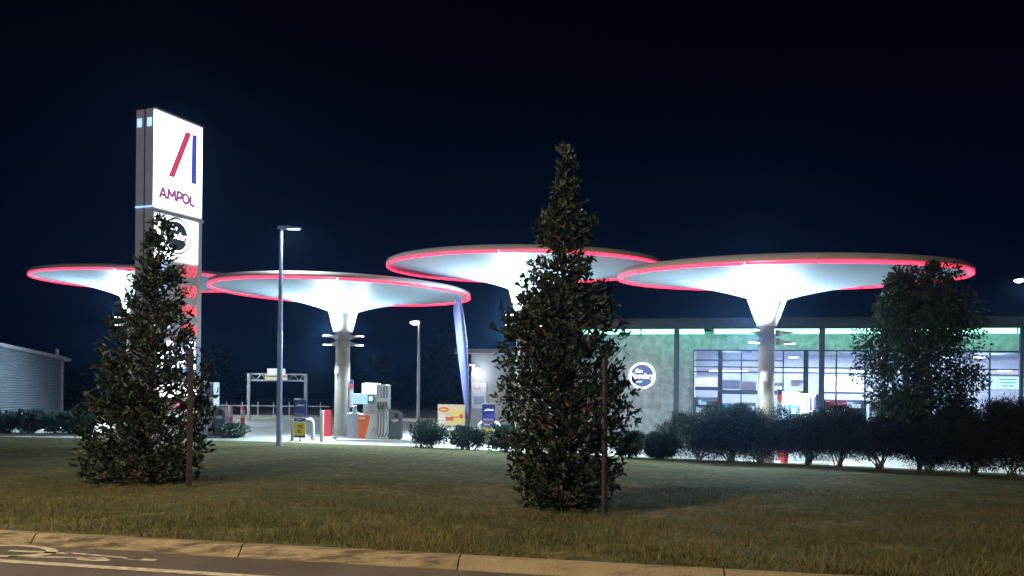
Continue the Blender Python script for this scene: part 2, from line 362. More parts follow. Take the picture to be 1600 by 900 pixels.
# forecourt --------------------------------------------------------
fc = MB().add([(-80, 22, .0), (60, 22, .0), (60, 75, .0), (-80, 75, .0)], [(0, 1, 2, 3)]).build('forecourt', mat('forecourt_base', (.22, .23, .23), .8)); tag(fc, kind='structure', label='brightly lit concrete forecourt under the canopies')
slab = MB().box((0, 0, 0), (4.46, 4.46, .03)); sm = None
for i in range(-7, 7):
    for j in range(0, 7):
        q = e2 * (i * 4.5 + 1.2) + n2 * (22.8 + j * 4.5 + 3.5)
        if q.y < edge_at(q.x)[0] - .5: continue
        if sm is None: o = slab.build('concrete_slab', apron, fc); sm = o
        else: o = bpy.data.objects.new('concrete_slab', sm.data); C.objects.link(o); o.parent = fc
        o.location = (q.x, q.y, .016 + rnd.uniform(-.001, .001)); o.rotation_euler = (0, 0, RA)
# ================================================================ CANOPIES
led = emit('red_led', (1.0, .028, .075), 4.6)
lampw = emit('lamp_lens_white', (.95, 1.0, .95), 14)
DZ0 = [(.63, 0), (.80, .06), (1.05, .15), (1.5, .28), (2.1, .42), (2.9, .58), (3.8, .73), (4.6, .84), (5.25, .91), (5.40, .93)]
UPC, DNC = (.74, .90, 1.0), (.72, .96, 1.0)
def canopy(px, d, zneck, tx, ty, label, pile=(0, 0), R=5.5, up=(540, 150), down=4000, stickers=True, azl=222, cr=.33, drop=0.0):
    x0 = XD(px, d); t = thing('fuel_canopy', label, 'canopy', (x0, d, 0), 0, 'saucer canopies over the forecourt')
    k = R / 5.5; N = 96; DZ = [(a, b * (.93 - drop) / .93) for a, b in DZ0]
    def ringpt(r, z, a, lift=1.0):
        q = r / R
        x, y = r * math.cos(a) + pile[0] * q, r * math.sin(a) + pile[1] * q
        return (x, y, z + (tx * math.cos(a) + ty * math.sin(a)) * q * lift)
    def shell(prof):
        b = MB()
        for r, z in prof:
            for i in range(N): b.v.append(ringpt(r, z, 2 * math.pi * i / N))
        for i in range(len(prof) - 1):
            for j in range(N): b.f.append((i * N + j, i * N + (j + 1) % N, (i + 1) * N + (j + 1) % N, (i + 1) * N + j))
        return b
    shell([(.60, zneck - .005)] + [(r * k, zneck + z) for r, z in DZ]).build('underside', soffit, t, True)
    zr = zneck + .93 - drop
    shell([(5.40 * k, zr), (5.42 * k, zr - .03), (R - .06, zr - .03), (R - .015, zr), (R, zr + .03), (R - .01, zr + .08), (R - .05, zr + .14), (R - .14, zr + .18), (R - .5, zr + .23)]).build('fascia', fascia, t, True)
    shell([(R - .5, zr + .23), (R * .6, zr + .30), (.2, zr + .36), (.01, zr + .36)]).build('roof', fascia, t, True)
    # funnel neck
    MB().lathe([(.60, zneck + .0), (.645, zneck + .01), (.645, zneck - .05), (.62, zneck - .06), (cr * 1.22, zneck - .86), (cr * 1.27, zneck - .87), (cr * 1.27, zneck - .90), (cr * .9, zneck - .90)], 40).build('neck', white, t, True)
    MB().lathe([(cr * 1.04, -.02), (cr * 1.04, .4), (cr, zneck * .5), (cr * .92, zneck - .895)], 32).build('column', conc, t, True)
    MB().lathe([(.40, 0.0), (.40, .16), (.36, .17)], 32).build('base_ring', steel, t, True)
    # red light tubes round the rim
    NA = 18
    for i in range(NA):
        a0, a1 = 2 * math.pi * i / NA + .006, 2 * math.pi * (i + 1) / NA - .006
        MB().tube([ringpt(R - .05, zr - .075, a0 + (a1 - a0) * j / 6) for j in range(7)], .038, 6).build('light_tube', led, t)
    # lamp arms: one pair left, one pair right
    for az in (azl, azl - 228):
        a = R_(az); dx, dy = math.cos(a), math.sin(a)
        for zz, upw in ((zneck - 1.13, True), (zneck - 1.42, False)):
            b = MB(); s_ = .34
            sec = [(.30, .11, .09), (.40, .10, .08), (.52, .05, .14), (.92, .02, .12)]
            for r_, hh, ww in sec:
                for sg, ss in ((-1, -1), (-1, 1), (1, 1), (1, -1)):
                    b.v.append((dx * r_ - dy * ww * ss, dy * r_ + dx * ww * ss, zz + sg * hh + (.0 if r_ < .5 else (.02 if upw else -.02))))
            for q in range(3):
                for c_ in range(4): b.f.append((q * 4 + c_, q * 4 + (c_ + 1) % 4, q * 4 + 4 + (c_ + 1) % 4, q * 4 + 4 + c_))
            b.f.append((3, 2, 1, 0)); b.f.append((12, 13, 14, 15))
            arm = b.build('lamp_arm', steel, t)
            sg = 1 if upw else -1; zl = zz + sg * .055
            ln = MB().box((dx * .74, dy * .74, zl), (.34, .19, .022), a).build('lamp_lens', lampw, arm)
            lc = (x0 + dx * .8, d + dy * .8, zl + sg * .03)
            if upw: light('AREA', lc, UPC, up[0] if az == azl else up[1], (dx * .45, dy * .45, 1), .28, name='canopy_lamp')
            else: light('SPOT', lc, DNC, down, (dx * .75, dy * .75, -1), .15, 146, .9, name='canopy_lamp')
    if stickers:
        s_ = MB().box((-.17, -.325, zneck * .5 + .25), (.20, .02, .32)).build('notice', mat('pale_pink_notice', (.50, .38, .44), .5), t)
        MB().box((-.16, -.338, zneck * .5 + .27), (.05, .006, .18)).build('notice_mark', white, s_)
        s_ = MB().box((.42, -.10, 2.05), (.17, .05, 1.2), R_(20)).build('number_panel', mat('pale_panel', (.70, .73, .80), .5), t)
        MB().box((.42, -.128, 2.55), (.165, .01, .16), R_(20)).build('blue_band', navy, s_)
        MB().box((.42, -.128, 2.38), (.165, .01, .17), R_(20)).build('red_band', red, s_)
    return t
canopy(535, 34, 5.64, -.12, -.06, 'second saucer canopy from the left, just right of the pale lamp post, low and tilted', R=5.6, drop=.06)
canopy(1197, 25.8, 5.64, .0, .17, 'largest saucer canopy at the right, in front of the shop windows', (.55, 0), drop=.17, cr=.265)
canopy(818, 31, 6.42, .0, .08, 'higher saucer canopy behind the pointed tree in the middle', (.0, 0), drop=.08)
canopy(208, 41, 6.75, .0, 0, 'leftmost saucer canopy, passing behind the tall price sign', (.8, 0))
# ================================================================ PYLON SIGN
PL = Plane((-10.2, 22), (.353, .935))
su = lambda px, py: PL.uz(px, py)
Wd = su(317, 250)[0] - su(240, 250)[0]; U0 = su(240, 250)[0]
o0 = PL.p0 + PL.d * U0
pyl = thing('pylon_sign', 'tall fuel price pylon with glowing white logo panel behind the left tree', 'sign', (o0.x, o0.y, 0), PL.ang)
# local axes: x along the face, -y towards the viewer's side; body behind the face (y>0)
ztop = su(240, 168)[1]; TH = .66
body = MB().box((Wd / 2, TH / 2 + .0, ztop / 2), (Wd, TH, ztop)).build('body', signgrey, pyl, bevel=.01)
lampW = emit('sign_white', (.88, .94, 1.0), 5.2)
def sz(px, py): u, z = su(px, py); return u - U0, z
def panel(name, pxa, ya, pxb, yb, m, dpt=.03, y=-.012, parent=pyl):   # left-top, left-bottom by pixel
    (u0, z1), (_, z0) = sz(pxa, ya), sz(pxa, yb); u1 = sz(pxb, ya)[0]
    return MB().box(((u0 + u1) / 2, y - dpt / 2 + .012, (z0 + z1) / 2), (u1 - u0, dpt, z1 - z0)).build(name, m, parent)
lp = panel('logo_panel', 240.6, 171, 315.5, 322, lampW)
MB().box((Wd / 2, .1, ztop + .015), (Wd + .02, .3, .03)).build('top_cap', darkgrey, pyl)
MB().box((Wd / 2 , -.025, sz(240, 328)[1]), (Wd + .01, .05, .10)).build('divider', signgrey, pyl)
# the emblem: slanted red bar and upright blue bar
lred = emit('logo_red', (.80, .07, .15), .75); lblue = emit('logo_blue', (.08, .10, .62), .75); lmag = emit('logo_lettering', (.42, .10, .34), .8)
def quad(name, pts, m, y=-.034):
    P = [sz(*p) for p in pts]; return MB().prism([(p[0], p[1]) for p in P], y, y + .012).build(name, m, pyl)
quad('emblem_bar', [(289, 206), (298, 209), (271, 278), (262, 275)], lred)
quad('emblem_bar', [(299, 210), (306.5, 212.5), (305.5, 289), (297.5, 286.5)], lblue)
(tu, tz) = sz(275.5, 307.5)

def stroke(b, pts, wd, closed=False):
    pts = [Vector(p) for p in pts]; n = len(pts)
    for i in range(n if closed else n - 1):
        a, c_ = pts[i], pts[(i + 1) % n]; dd_ = (c_ - a).normalized(); q = Vector((-dd_.y, dd_.x)) * wd / 2; a = a - dd_ * wd * .22; c_ = c_ + dd_ * wd * .22
        b.prism([(a - q), (c_ - q), (c_ + q), (a + q)], -.034 - .0007 * i, -.022)
    return b
GL = {'A': [[(-.5, -.5), (-.06, .5), (.06, .5), (.5, -.5)], [(-.3, -.16), (.3, -.16)]], 'M': [[(-.5, -.5), (-.44, .5), (0, -.2), (.44, .5), (.5, -.5)]], 'P': [[(-.4, -.5), (-.4, .5), (.15, .5), (.42, .36), (.42, .06), (.15, -.1), (-.4, -.1)]], 'L': [[(-.4, .5), (-.4, -.5), (.45, -.5)]], 'O': [[(.5 * math.cos(t_), .5 * math.sin(t_)) for t_ in np.linspace(0, 6.2832, 15)]]}
for ch, pxl, pyl_, hw in (('A', 253.5, 302, .30), ('M', 267, 304.5, .34), ('P', 279.5, 308, .26), ('O', 289, 311, .30), ('L', 299.5, 314.5, .22)):
    u_, z_ = sz(pxl, pyl_); b = MB()
    for st__ in GL[ch]: stroke(b, [(u_ + p[0] * hw * .80, z_ + p[1] * .27) for p in st__], .088)
    b.build('letter', lmag, pyl)

# second panel: dark disc, white ring and script words
sp = panel('shop_panel', 242, 333, 308.5, 402, lampW)
dk = emit('disc_dark', (.015, .025, .05), .3)
cu, cz = sz(275, 369); rr = (sz(275, 340)[1] - sz(275, 398)[1]) / 2
def disc(name, u, z, r0, r1, y, m, parent, n=40, th=.012):
    b = MB()
    for k in range(n):
        a = 2 * math.pi * k / n
        for (r, yy) in ((r0, y), (r1, y), (r1, y + th), (r0, y + th)): b.v.append((u + r * math.cos(a), yy, z + r * math.sin(a)))
    for k in range(n):
        q = ((k + 1) % n) * 4; p = k * 4
        for c_ in range(4): b.f.append((p + c_, p + (c_ + 1) % 4, q + (c_ + 1) % 4, q + c_))
    return b.build(name, m, parent)
disc('dark_disc', cu, cz, .001, rr, -.032, dk, sp)
disc('white_ring', cu, cz, rr * .78, rr * .90, -.040, lampW, sp)
text('the', 'lettering', lampW, sp, .20, (cu - .12, -.042, cz + rr * .42), 0, .004)
text('Foodary', 'lettering', lampW, sp, .27, (cu, -.042, cz + .0), 0, .004, shear=.25, bold=.006)
# price rows
digit = emit('price_digits', (1.0, .03, .06), 1.8); bluew = emit('fuel_name_blue', (.35, .55, 1.0), 2.2)
rowbk = mat('price_row_pale', (.50, .46, .48), .5)
names = ['U91', 'E10', '98', 'Diesel']; prices = ['169', '169', '194', '194']
for i, py in enumerate((425, 457, 487, 516)):
    rw = panel('price_row', 241, py - 14, 308, py + 12, rowbk, .02)
    u, z = sz(293, py - 0); text(prices[i], 'price', digit, rw, .50, (u, -.03, z), 0, .006, bold=.003, squash=.95)
    u, z = sz(252, py - 8); text(names[i], 'fuel_name', bluew, rw, .24, (u, -.03, z), 0, .005, bold=.01)
bp_ = panel('service_panel', 241, 532, 308, 582, emit('panel_blue_lit', (.12, .22, .75), .9), .02)
for i in range(4):
    for j in range(3):
        u, z = sz(248 + i * 17, 540 + j * 15)
        MB().rbox((u, -.028, z), (.28, .012, .26), .02).build('service_icon', lampW, bp_) if (i + j) % 3 else disc('service_icon', u, z, .07, .14, -.034, lampW, bp_)
panel('lower_panel', 241, 600, 308, 622, lampW, .02)
panel('red_badge', 275, 628, 295, 640, emit('badge_pink', (.9, .2, .28), .7), .02)
panel('lower_panel', 241, 645, 308, 668, emit('soft_white', (.7, .85, .9), .8), .02)
# pylon side face details (the end facing left of frame)
for z_, h_ in (((ztop * .5 + 1.5), ztop - 3),): MB().box((-.004, TH * .5, z_), (.01, .035, h_)).build('seam', darkgrey, pyl)
slit = emit('side_window_blue', (.35, .60, 1.0), 1.6)
for k in (.24, .80): MB().box((-.008, TH * k, sz(240, 189)[1]), (.02, .15, .24)).build('side_lamp', slit, pyl)
for k in (.26, .75): MB().box((-.012, TH * k, sz(240, 322)[1]), (.03, .30, .035)).build('side_strip', slit, pyl)
# ================================================================ SHOP
EL, ER = W(950, 517, 38), W(1600, 513, 33)
EV = Plane((EL.x, EL.y), (ER.x - EL.x, ER.y - EL.y)); ZE = (EL.z + ER.z) / 2
FP = EV.off(1.35)
shop = thing('shop_building', 'low service station shop with green-lit eave, grey wall and lit windows', 'building', (FP.p0.x, FP.p0.y, 0), FP.ang)
fu = lambda px, py=560: FP.uz(px, py)
stone = mat('pale_mottled_wall', (.46, .50, .54), .85, var=.26, scale=3.2, bump=.6, bscale=9)
roofm = mat('shop_fascia_paint', (.03, .045, .05), .7, var=.08)
UL, UR = fu(905)[0], fu(1760)[0]
w0, zh = fu(1084, 547); 
ZH = (fu(1084, 547)[1] + fu(1590, 547)[1]) / 2
# walls: left solid part, spandrel over the windows
MB().box(((UL + w0) / 2, .12, ZE / 2), (w0 - UL, .24, ZE)).build('wall', stone, shop)
MB().box(((w0 + UR) / 2 + .002, .12, (ZH + ZE) / 2), (UR - w0, .24, ZE - ZH)).build('wall', stone, shop)
MB().box(((w0 + UR) / 2, .12, .14), (UR - w0, .22, .28)).build('wall', stone, shop)
MB().box((UL - .12, 4.6, ZE / 2), (.24, 9.2, ZE)).build('wall', stone, shop)
# roof slab with fascia
MB().box(((UL + UR) / 2, 3.6, ZE + .34), (UR - UL + 1.2, 11.0, .26)).build('roof', roofm, shop, bevel=.02)
MB().box(((UL + UR) / 2, -1.82, ZE + .28), (UR - UL + 1.24, .10, .52)).build('fascia', roofm, shop, bevel=.02)
MB().box(((UL + UR) / 2, -.88, ZE + .17), (UR - UL + 1.1, 1.74, .05)).build('eave_lining', mat('eave_lining_paint', (.30, .36, .36), .6), shop)
# green-white strip lights under the eave, with gaps
green = emit('green_white_strip', (.36, 1.0, .70), 3.0)
cuts = [(905, 1000), (1003, 1053), (1062, 1100), (1116, 1184), (1210, 1280), (1290, 1352), (1356, 1460), (1464, 1520), (1524, 1588), (1592, 1680), (1690, 1755)]
for a, b in cuts:
    ua, ub = EV.off(.25).uz(a, 520)[0], EV.off(.25).uz(b, 520)[0]
    MB().box(((ua + ub) / 2, -1.10, ZE - .05), (ub - ua, .14, .25)).build('strip_light', green, shop)
gl = light('AREA', (0, 0, 0), (.10, 1.0, .55), 45, name='eave_green_light')
gl.data.shape = 'RECTANGLE'; gl.data.size = 16; gl.data.size_y = .12
gl.parent = shop; gl.location = ((UL + UR) / 2, -.98, ZE - .02); gl.rotation_euler = Vector((0, .75, -.65)).to_track_quat('-Z', 'X').to_euler()
# match long side with the facade
gl.rotation_euler = (R_(-42), 0, 0)
gl.rotation_euler = (R_(48), 0, 0)
# brackets under the eave
for a in (1106, 1590):
    u = fu(a)[0]; MB().prism([(u, ZE + .13), (u + .9, ZE + .13), (u + .9, ZE - .35)], -.5, -.4).build('eave_bracket', mat('green_bracket', (.08, .22, .17), .5), shop)
postm = mat('shop_post_paint', (.06, .09, .14), .5, var=.08)
for a in (1057, 1284, 1520 + 78):
    u = EV.off(.15).uz(a, 560)[0]; MB().rbox((u, -1.2, ZE / 2 + .08), (.24, .16, ZE + .14), .03).build('post', postm, shop)
# window wall: frames and panes
frm = mat('window_frame_paint', (.035, .05, .08), .45, var=.06)
thick = [1125.5, 1259.5, 1415]; thin = [1158.5, 1224, 1307, 1352, 1383, 1450, 1500, 1547, 1596, 1640, 1690]
xsb = sorted([1084] + thick + thin + [1755]); z575, z583 = fu(1300, 575)[1], fu(1300, 583)[1]
for a in xsb:
    tk = .22 if a in thick else .06
    u = fu(a)[0]; MB().box((u, .06, (ZH + .28) / 2), (tk, .12, ZH - .28)).build('mullion', frm, shop)
for z_, h_ in ((ZH - .03, .06), (z575, .06), (z583, .05), (.31, .06)):
    MB().box(((w0 + UR) / 2, .062, z_), (UR - w0, .09, h_)).build('transom', frm, shop)
for a, b in zip(xsb[:-1], xsb[1:]):
    ua, ub = fu(a)[0] + .03, fu(b)[0] - .03
    for z0, z1 in ((.34, z583 - .03), (z575 + .03, ZH - .06)):
        MB().box(((ua + ub) / 2, .07, (z0 + z1) / 2), (ub - ua, .012, z1 - z0)).build('pane', glass(), shop)
# round logo sign on the wall
cu, cz = FP.uz(1003.5, 587); cr_ = FP.uz(1003, 566.5)[1] - FP.uz(1003, 607.5)[1]
ls = thing('round_wall_sign', 'glowing white ring sign with script words on the pale shop wall', 'sign'); ls.parent = None
q = FP.p0 + FP.d * cu; ls.location = (q.x, q.y, cz); ls.rotation_euler = (0, 0, FP.ang)
rw_ = cr_ / 2; wl = emit('wall_sign_white', (.95, .98, 1.0), 2.0); mb_ = emit('wall_sign_face', (.12, .18, .42), .7)
disc('face', 0, 0, .001, rw_ * .9, -.06, mb_, ls, th=.05); disc('ring', 0, 0, rw_ * .86, rw_, -.09, wl, ls, th=.09)
text('the', 'lettering', wl, ls, .26, (-.16, -.075, .24), 0, .012, bold=.012); text('Foodary', 'lettering', wl, ls, .36, (0, -.075, -.02), 0, .012, shear=.2, bold=.012)
MB().box((-.18, -.07, -.30), (.36, .02, .05)).build('underline', wl, ls)
# interior ---------------------------------------------------------
DI = 8.5
intw = mat('interior_wall_lavender', (.42, .42, .54), .7, var=.08); ceilm = mat('interior_ceiling', (.46, .54, .68), .8, var=.06); flm = mat('interior_floor', (.45, .47, .5), .5)
MB().box(((UL + UR) / 2, DI, ZE / 2), (UR - UL, .1, ZE)).build('rear_wall', intw, shop)
MB().box((w0 - .3, DI / 2 + .2, ZE / 2), (.1, DI - .5, ZE - .1)).build('inner_wall', intw, shop)
MB().box((UR - .1, DI / 2 + .2, ZE / 2), (.1, DI - .5, ZE)).build('inner_wall', intw, shop)
MB().box(((w0 + UR) / 2, DI / 2 + .2, .05), (UR - w0, DI - .4, .1)).build('floor', flm, shop)
MB().box(((w0 + UR) / 2, DI / 2 + .2, ZE - .02), (UR - w0, DI - .4, .06)).build('ceiling', ceilm, shop)
beam = mat('interior_beam_dark', (.01, .016, .035), .6)
for i, (a, y_, z_, ln_, rz_) in enumerate(((1140, 3.2, -.55, 2.2, -.35), (1150, 4.2, -.9, 1.6, 0), (1185, 2.5, -.75, 2.4, -.3), (1230, 3.4, -.35, 6.0, 0), (1290, 3.4, -.35, 5.0, 0), (1330, 5.4, -.7, 7.0, 0), (1560, 4.6, -.95, 6.5, 0), (1150, 6.4, -1.35, 5, 0), (1560, 6.2, -.8, 6, 0))):
    u = FP.off(y_).uz(a, 560)[0]; MB().box((u, y_, ZE + z_), (ln_, .22, .10), rz_).build('ceiling_duct', beam, shop)
tubew = emit('shop_tube', (.82, .95, 1.0), 5.0)
for a, b, y_, py in ((1108, 1168, 3.0, 580), (1330, 1352, 4, 581), (1560, 1580, 5, 579)):
    pl_ = FP.off(y_); (ua, z_), (ub, _) = pl_.uz(a, py), pl_.uz(b, py)
    MB().box(((ua + ub) / 2, y_, z_), (ub - ua, .10, .09)).build('tube_light', tubew, shop)
for a, y_ in ((1530, 2.2), (1480, 3.0), (1240, 2.0), (1380, 2.5)):
    pl_ = FP.off(y_); u, z_ = pl_.uz(a, 559); MB().lathe([(.01, z_ + .06), (.22, z_ + .04), (.24, z_), (.01, z_ - .03)], 20, (u, y_)).build('pendant_lamp', tubew, shop, True)
for k, uu in enumerate(np.linspace(w0 + 1.5, fu(1600)[0], 5)):
    l = light('AREA', (0, 0, 0), (.86, .93, 1.0), 850, name='shop_ceiling_light'); l.data.size = 1.6; l.parent = shop; l.location = (uu, 3.6, ZE - .5)
# menu boards / display panels hung inside
def inpanel(name, pxa, pya, pxb, pyb, y_, m, th=.05, parent=shop):
    pl_ = FP.off(y_); ua, za = pl_.uz(pxa, pya); ub, zb = pl_.uz(pxb, pyb)
    return MB().box(((ua + ub) / 2, y_, (za + zb) / 2), (abs(ub - ua), th, abs(za - zb))).build(name, m, parent)
pinkp = mat('display_pinkish', (.55, .42, .50), .6); dkp = mat('dark_shelf_front', (.012, .014, .03), .6); blw = emit('lit_blue_white', (.55, .70, 1.0), .9); wht = emit('lit_white', (.9, .96, 1.0), 1.5)
inpanel('ceiling_bulkhead', 1128, 584, 1260, 594, 4.5, mat('grey_bulkhead', (.20, .22, .28), .7), .6)
inpanel('display_panel', 1128, 594, 1156, 608, 4.6, intw); inpanel('display_panel', 1160, 596, 1181, 610, 4.6, pinkp); inpanel('display_panel', 1210, 598, 1222, 603, 4.6, pinkp); inpanel('display_panel', 1236, 592, 1257, 604, 4.6, pinkp)
inpanel('display_panel', 1288, 588, 1352, 612, 6.0, pinkp); inpanel('display_panel', 1086, 590, 1124, 604, 5.0, intw)
inpanel('dark_band', 1086, 604, 1124, 610, 4.4, dkp); inpanel('dark_band', 1128, 609, 1258, 618, 4.4, dkp); inpanel('dark_band', 1286, 612, 1352, 616, 5.0, dkp)
mbd = inpanel('menu_board', 1527, 588, 1596, 608, 2.2, emit('menu_board_lit', (.72, .95, .95), 1.3))
pl_ = FP.off(2.1)
u, z_ = pl_.uz(1541, 597.5); disc('menu_logo', u, z_, .10, .22, 2.12, emit('menu_logo_blue', (.12, .2, .6), .8), mbd)
for k, py in enumerate((593, 598, 603)):
    u, z_ = pl_.uz(1575, py); MB().box((u, 2.14, z_), (.75 - .12 * k, .02, .045)).build('menu_line', emit('menu_line_teal', (.1, .55, .6), .8), mbd)
# shelves with goods, chairs and coffee machines: low bright clutter
goods = [emit('goods_glow_white', (.80, .88, 1.0), 1.0), emit('goods_glow_blue', (.15, .30, .95), .7), mat('goods_red', (.6, .10, .12), .5), mat('goods_teal', (.12, .45, .45), .5), mat('goods_cream', (.75, .70, .6), .5), emit('goods_glow_pale', (.6, .75, 1.0), .9)]  # some packets emit their own glow in place of shop light
def shelf(pxa, pxb, y_, rows, ztop_, label, seed):
    g = random.Random(seed); pl_ = FP.off(y_); ua, ub = pl_.uz(pxa, 620)[0], pl_.uz(pxb, 620)[0]
    q = FP.p0 + FP.d * ua + Vector((-FP.d.y, FP.d.x)) * y_
    t = thing('goods_shelf', label, 'shelf', (q.x, q.y, .1), FP.ang, 'goods shelves inside the shop'); Ln = ub - ua
    MB().box((Ln / 2, .24, ztop_ / 2), (Ln, .04, ztop_)).build('shelf_back', intw, t)
    for k in (0, Ln): MB().box((k, .0, ztop_ / 2), (.04, .5, ztop_)).build('shelf_side', frm, t)
    bs = [MB() for _ in goods]
    for r in range(rows):
        z_ = .2 + (ztop_ - .2) * r / rows; MB().box((Ln / 2, 0, z_), (Ln - .04, .46, .03)).build('shelf_board', frm, t)
        x = .06
        while x < Ln - .25:
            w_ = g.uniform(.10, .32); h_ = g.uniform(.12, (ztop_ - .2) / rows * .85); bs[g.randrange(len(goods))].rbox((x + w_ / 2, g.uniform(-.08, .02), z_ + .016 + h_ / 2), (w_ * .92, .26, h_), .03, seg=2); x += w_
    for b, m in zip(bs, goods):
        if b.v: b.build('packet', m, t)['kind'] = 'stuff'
for q, lb in (((1086, 1123, 1.2, 4, 1.75, 1), 'shelf of bright packets behind the leftmost shop window'), ((1128, 1156, 1.6, 3, 1.45, 2), 'low goods shelf seen left of the canopy column'), ((1160, 1180, 2.0, 3, 1.5, 3), 'narrow goods shelf partly hidden by the canopy column'), ((1262, 1281, 1.8, 4, 2.0, 4), 'narrow goods shelf just left of the dark eave post'),
              ((1288, 1352, 1.6, 4, 1.75, 5), 'long goods shelf just right of the dark eave post'), ((1360, 1440, 2.0, 4, 1.7, 6), 'goods shelf glimpsed through the leafy tree'), ((1465, 1530, 2.4, 4, 1.4, 7), 'goods shelf right of the leafy tree')):
    shelf(*q[:5], lb, q[5])
def chair_in(px, y_, label):
    pl_ = FP.off(y_); u = pl_.uz(px, 630)[0]; q = FP.p0 + FP.d * u + Vector((-FP.d.y, FP.d.x)) * y_
    t = thing('cafe_chair', label, 'chair', (q.x, q.y, .1), FP.ang + .2, 'white chairs behind the shop window')
    b = MB()
    for i in range(7):
        a = R_(-60 + 20 * i)
        for z_ in (.46, 1.0 - .06 * abs(i - 3) / 3): b.v.append((.27 * math.sin(a), -.27 * math.cos(a) - (.03 if z_ > .5 else 0), z_))
    for i in range(6): b.f.append((i * 2, i * 2 + 2, i * 2 + 3, i * 2 + 1))
    o = b.build('backrest', white, t, True); s_ = o.modifiers.new('s', 'SOLIDIFY'); s_.thickness = .03
    MB().rbox((0, 0, .45), (.48, .46, .05), .15).build('seat', white, t)
    for a, c_ in ((-1, -1), (1, -1), (1, 1), (-1, 1)): MB().tube([(a * .17, c_ * .17, .43), (a * .23, c_ * .22, 0)], .016, 6).build('leg', steel, t)
for px, y_, lb in ((1136, .85, 'white cafe chair, left of the two by the window beside the column'), (1149, .95, 'white cafe chair, right of the two by the window beside the column'), (1168, 1.1, 'white cafe chair tight against the canopy column')):
    chair_in(px, y_, lb)
# ================================================================ SMALL SERVICE BLOCK left of the middle tree
d0 = 41; XL = XD(736, d0); XR = XD(850, d0)
zt = W(760, 553, d0).z
sb = thing('service_block', 'small grey flat-roofed block with a globe light, behind the feather flag', 'building', (XL, d0, 0), R_(-6))
wl_ = mat('grey_rendered_wall', (.30, .32, .36), .8, var=.10, scale=1.5, bump=.2)
MB().box(((XR - XL) / 2, 1.6, zt / 2), (XR - XL, 3.2, zt)).build('wall', wl_, sb)
MB().box(((XR - XL) / 2 - .1, 1.4, zt + .13), (XR - XL + 1.3, 4.4, .24)).build('roof', mat('block_roof', (.22, .24, .27), .6), sb, bevel=.02)
MB().box(((XR - XL) / 2 - .1, -.83, zt + .01), (XR - XL + 1.3, .05, .05)).build('gutter', white, sb)
def sloc(px, py): q = W(px, py, d0); return q.x - XL, q.z
u, z_ = sloc(746.5, 584); 
gb = MB()
gb.lathe([(.01, -.24), (.12, -.21), (.21, -.12), (.24, 0), (.21, .12), (.12, .21), (.01, .24)], 20); g_ = gb.build('globe_lamp', emit('globe_white', (.96, 1, .97), 12), sb, True); g_.location = (u, -.30, z_)
MB().box((u, -.05, z_ + .28), (.12, .12, .16)).build('lamp_bracket', steel, sb)
light('POINT', (XL + u, d0 - .75, z_), (.93, .98, 1.0), 45, size=.2, name='globe_light')
u, z_ = sloc(738, 574); cm = MB().box((u, -.09, z_ + .12), (.3, .18, .10)).build('camera_box', white, sb); MB().box((u + .08, -.06, z_ - .05), (.09, .1, .3)).build('camera_bracket', white, cm)
(u0, z1), (u1, z0) = sloc(738, 598), sloc(760, 638)
ps = MB().box(((u0 + u1) / 2, -.03, (z0 + z1) / 2), (u1 - u0, .04, z1 - z0)).build('poster', mat('poster_pale', (.55, .58, .68), .5), sb)
MB().box(((u0 + u1) / 2 - .1, -.055, z1 - .32), (.4, .008, .05)).build('poster_print', mat('poster_red_print', (.5, .2, .25), .5), ps)
disc('poster_print', (u0 + u1) / 2 - .12, z1 - .2, .13, .16, -.058, mat('poster_red_print', (.5, .2, .25), .5), ps, th=.006)
MB().box(((u0 + u1) / 2, -.055, (z0 + z1) / 2 - .25), (.55, .008, .42)).build('poster_print', mat('poster_blue_print', (.25, .32, .50), .5), ps)
(u0, z1), (u1, z0) = sloc(765, 612), sloc(786, 660)
MB().box(((u0 + u1) / 2, -.03, (z0 + z1) / 2), (u1 - u0, .05, z1 - z0)).build('door_panel', mat('beige_panel', (.38, .35, .32), .7), sb)
MB().tube([(u0, -.08, z0), (u1, -.08, z1 - .6)], .02, 6).build('handrail', steel, sb)
# ================================================================ SHED at far left
d1 = 46; pa, pb = W(-60, 528, 38), W(97, 562, d1)
SP = Plane((pa.x, pa.y), (pb.x - pa.x, pb.y - pa.y)); LS = (Vector((pb.x, pb.y)) - SP.p0).length
shed = thing('shed', 'blue-grey corrugated metal shed with sloping roof at the left edge', 'shed', (pa.x, pa.y, 0), SP.ang)
shm = mat('blue_grey_corrugated', (.25, .30, .38), .5, .2, var=.05, scale=1)
b = MB(); NZ = 30; zl, zr_ = pa.z, pb.z
for i in range(NZ * 2 + 1):
    k = i / (NZ * 2); y_ = -.03 if i % 2 else .03
    b.v += [(0, y_, k * zl), (LS, y_, k * zr_)]
for i in range(NZ * 2): b.f.append((i * 2, i * 2 + 1, i * 2 + 3, i * 2 + 2))
b.build('wall', shm, shed)
MB().add([(LS, 0, 0), (LS, 9, 0), (LS, 9, zr_), (LS, 0, zr_)], [(0, 1, 2, 3)]).build('wall', shm, shed)
trim = mat('shed_trim', (.42, .46, .55), .5)
b = MB(); b.v = [(0, -.14, zl - .02), (LS + .3, -.14, zr_ - .04), (LS + .3, -.14, zr_ + .16), (0, -.14, zl + .16), (0, 9, zl - .02), (LS + .3, 9, zr_ - .04), (LS + .3, 9, zr_ + .16), (0, 9, zl + .16)]
b.f = [(0, 1, 2, 3), (1, 5, 6, 2), (3, 2, 6, 7), (0, 4, 5, 1), (4, 7, 6, 5)]; b.build('roof', trim, shed)
MB().box((LS - .06, -.05, zr_ / 2 - .03), (.16, .08, zr_ - .1)).build('corner_trim', trim, shed)
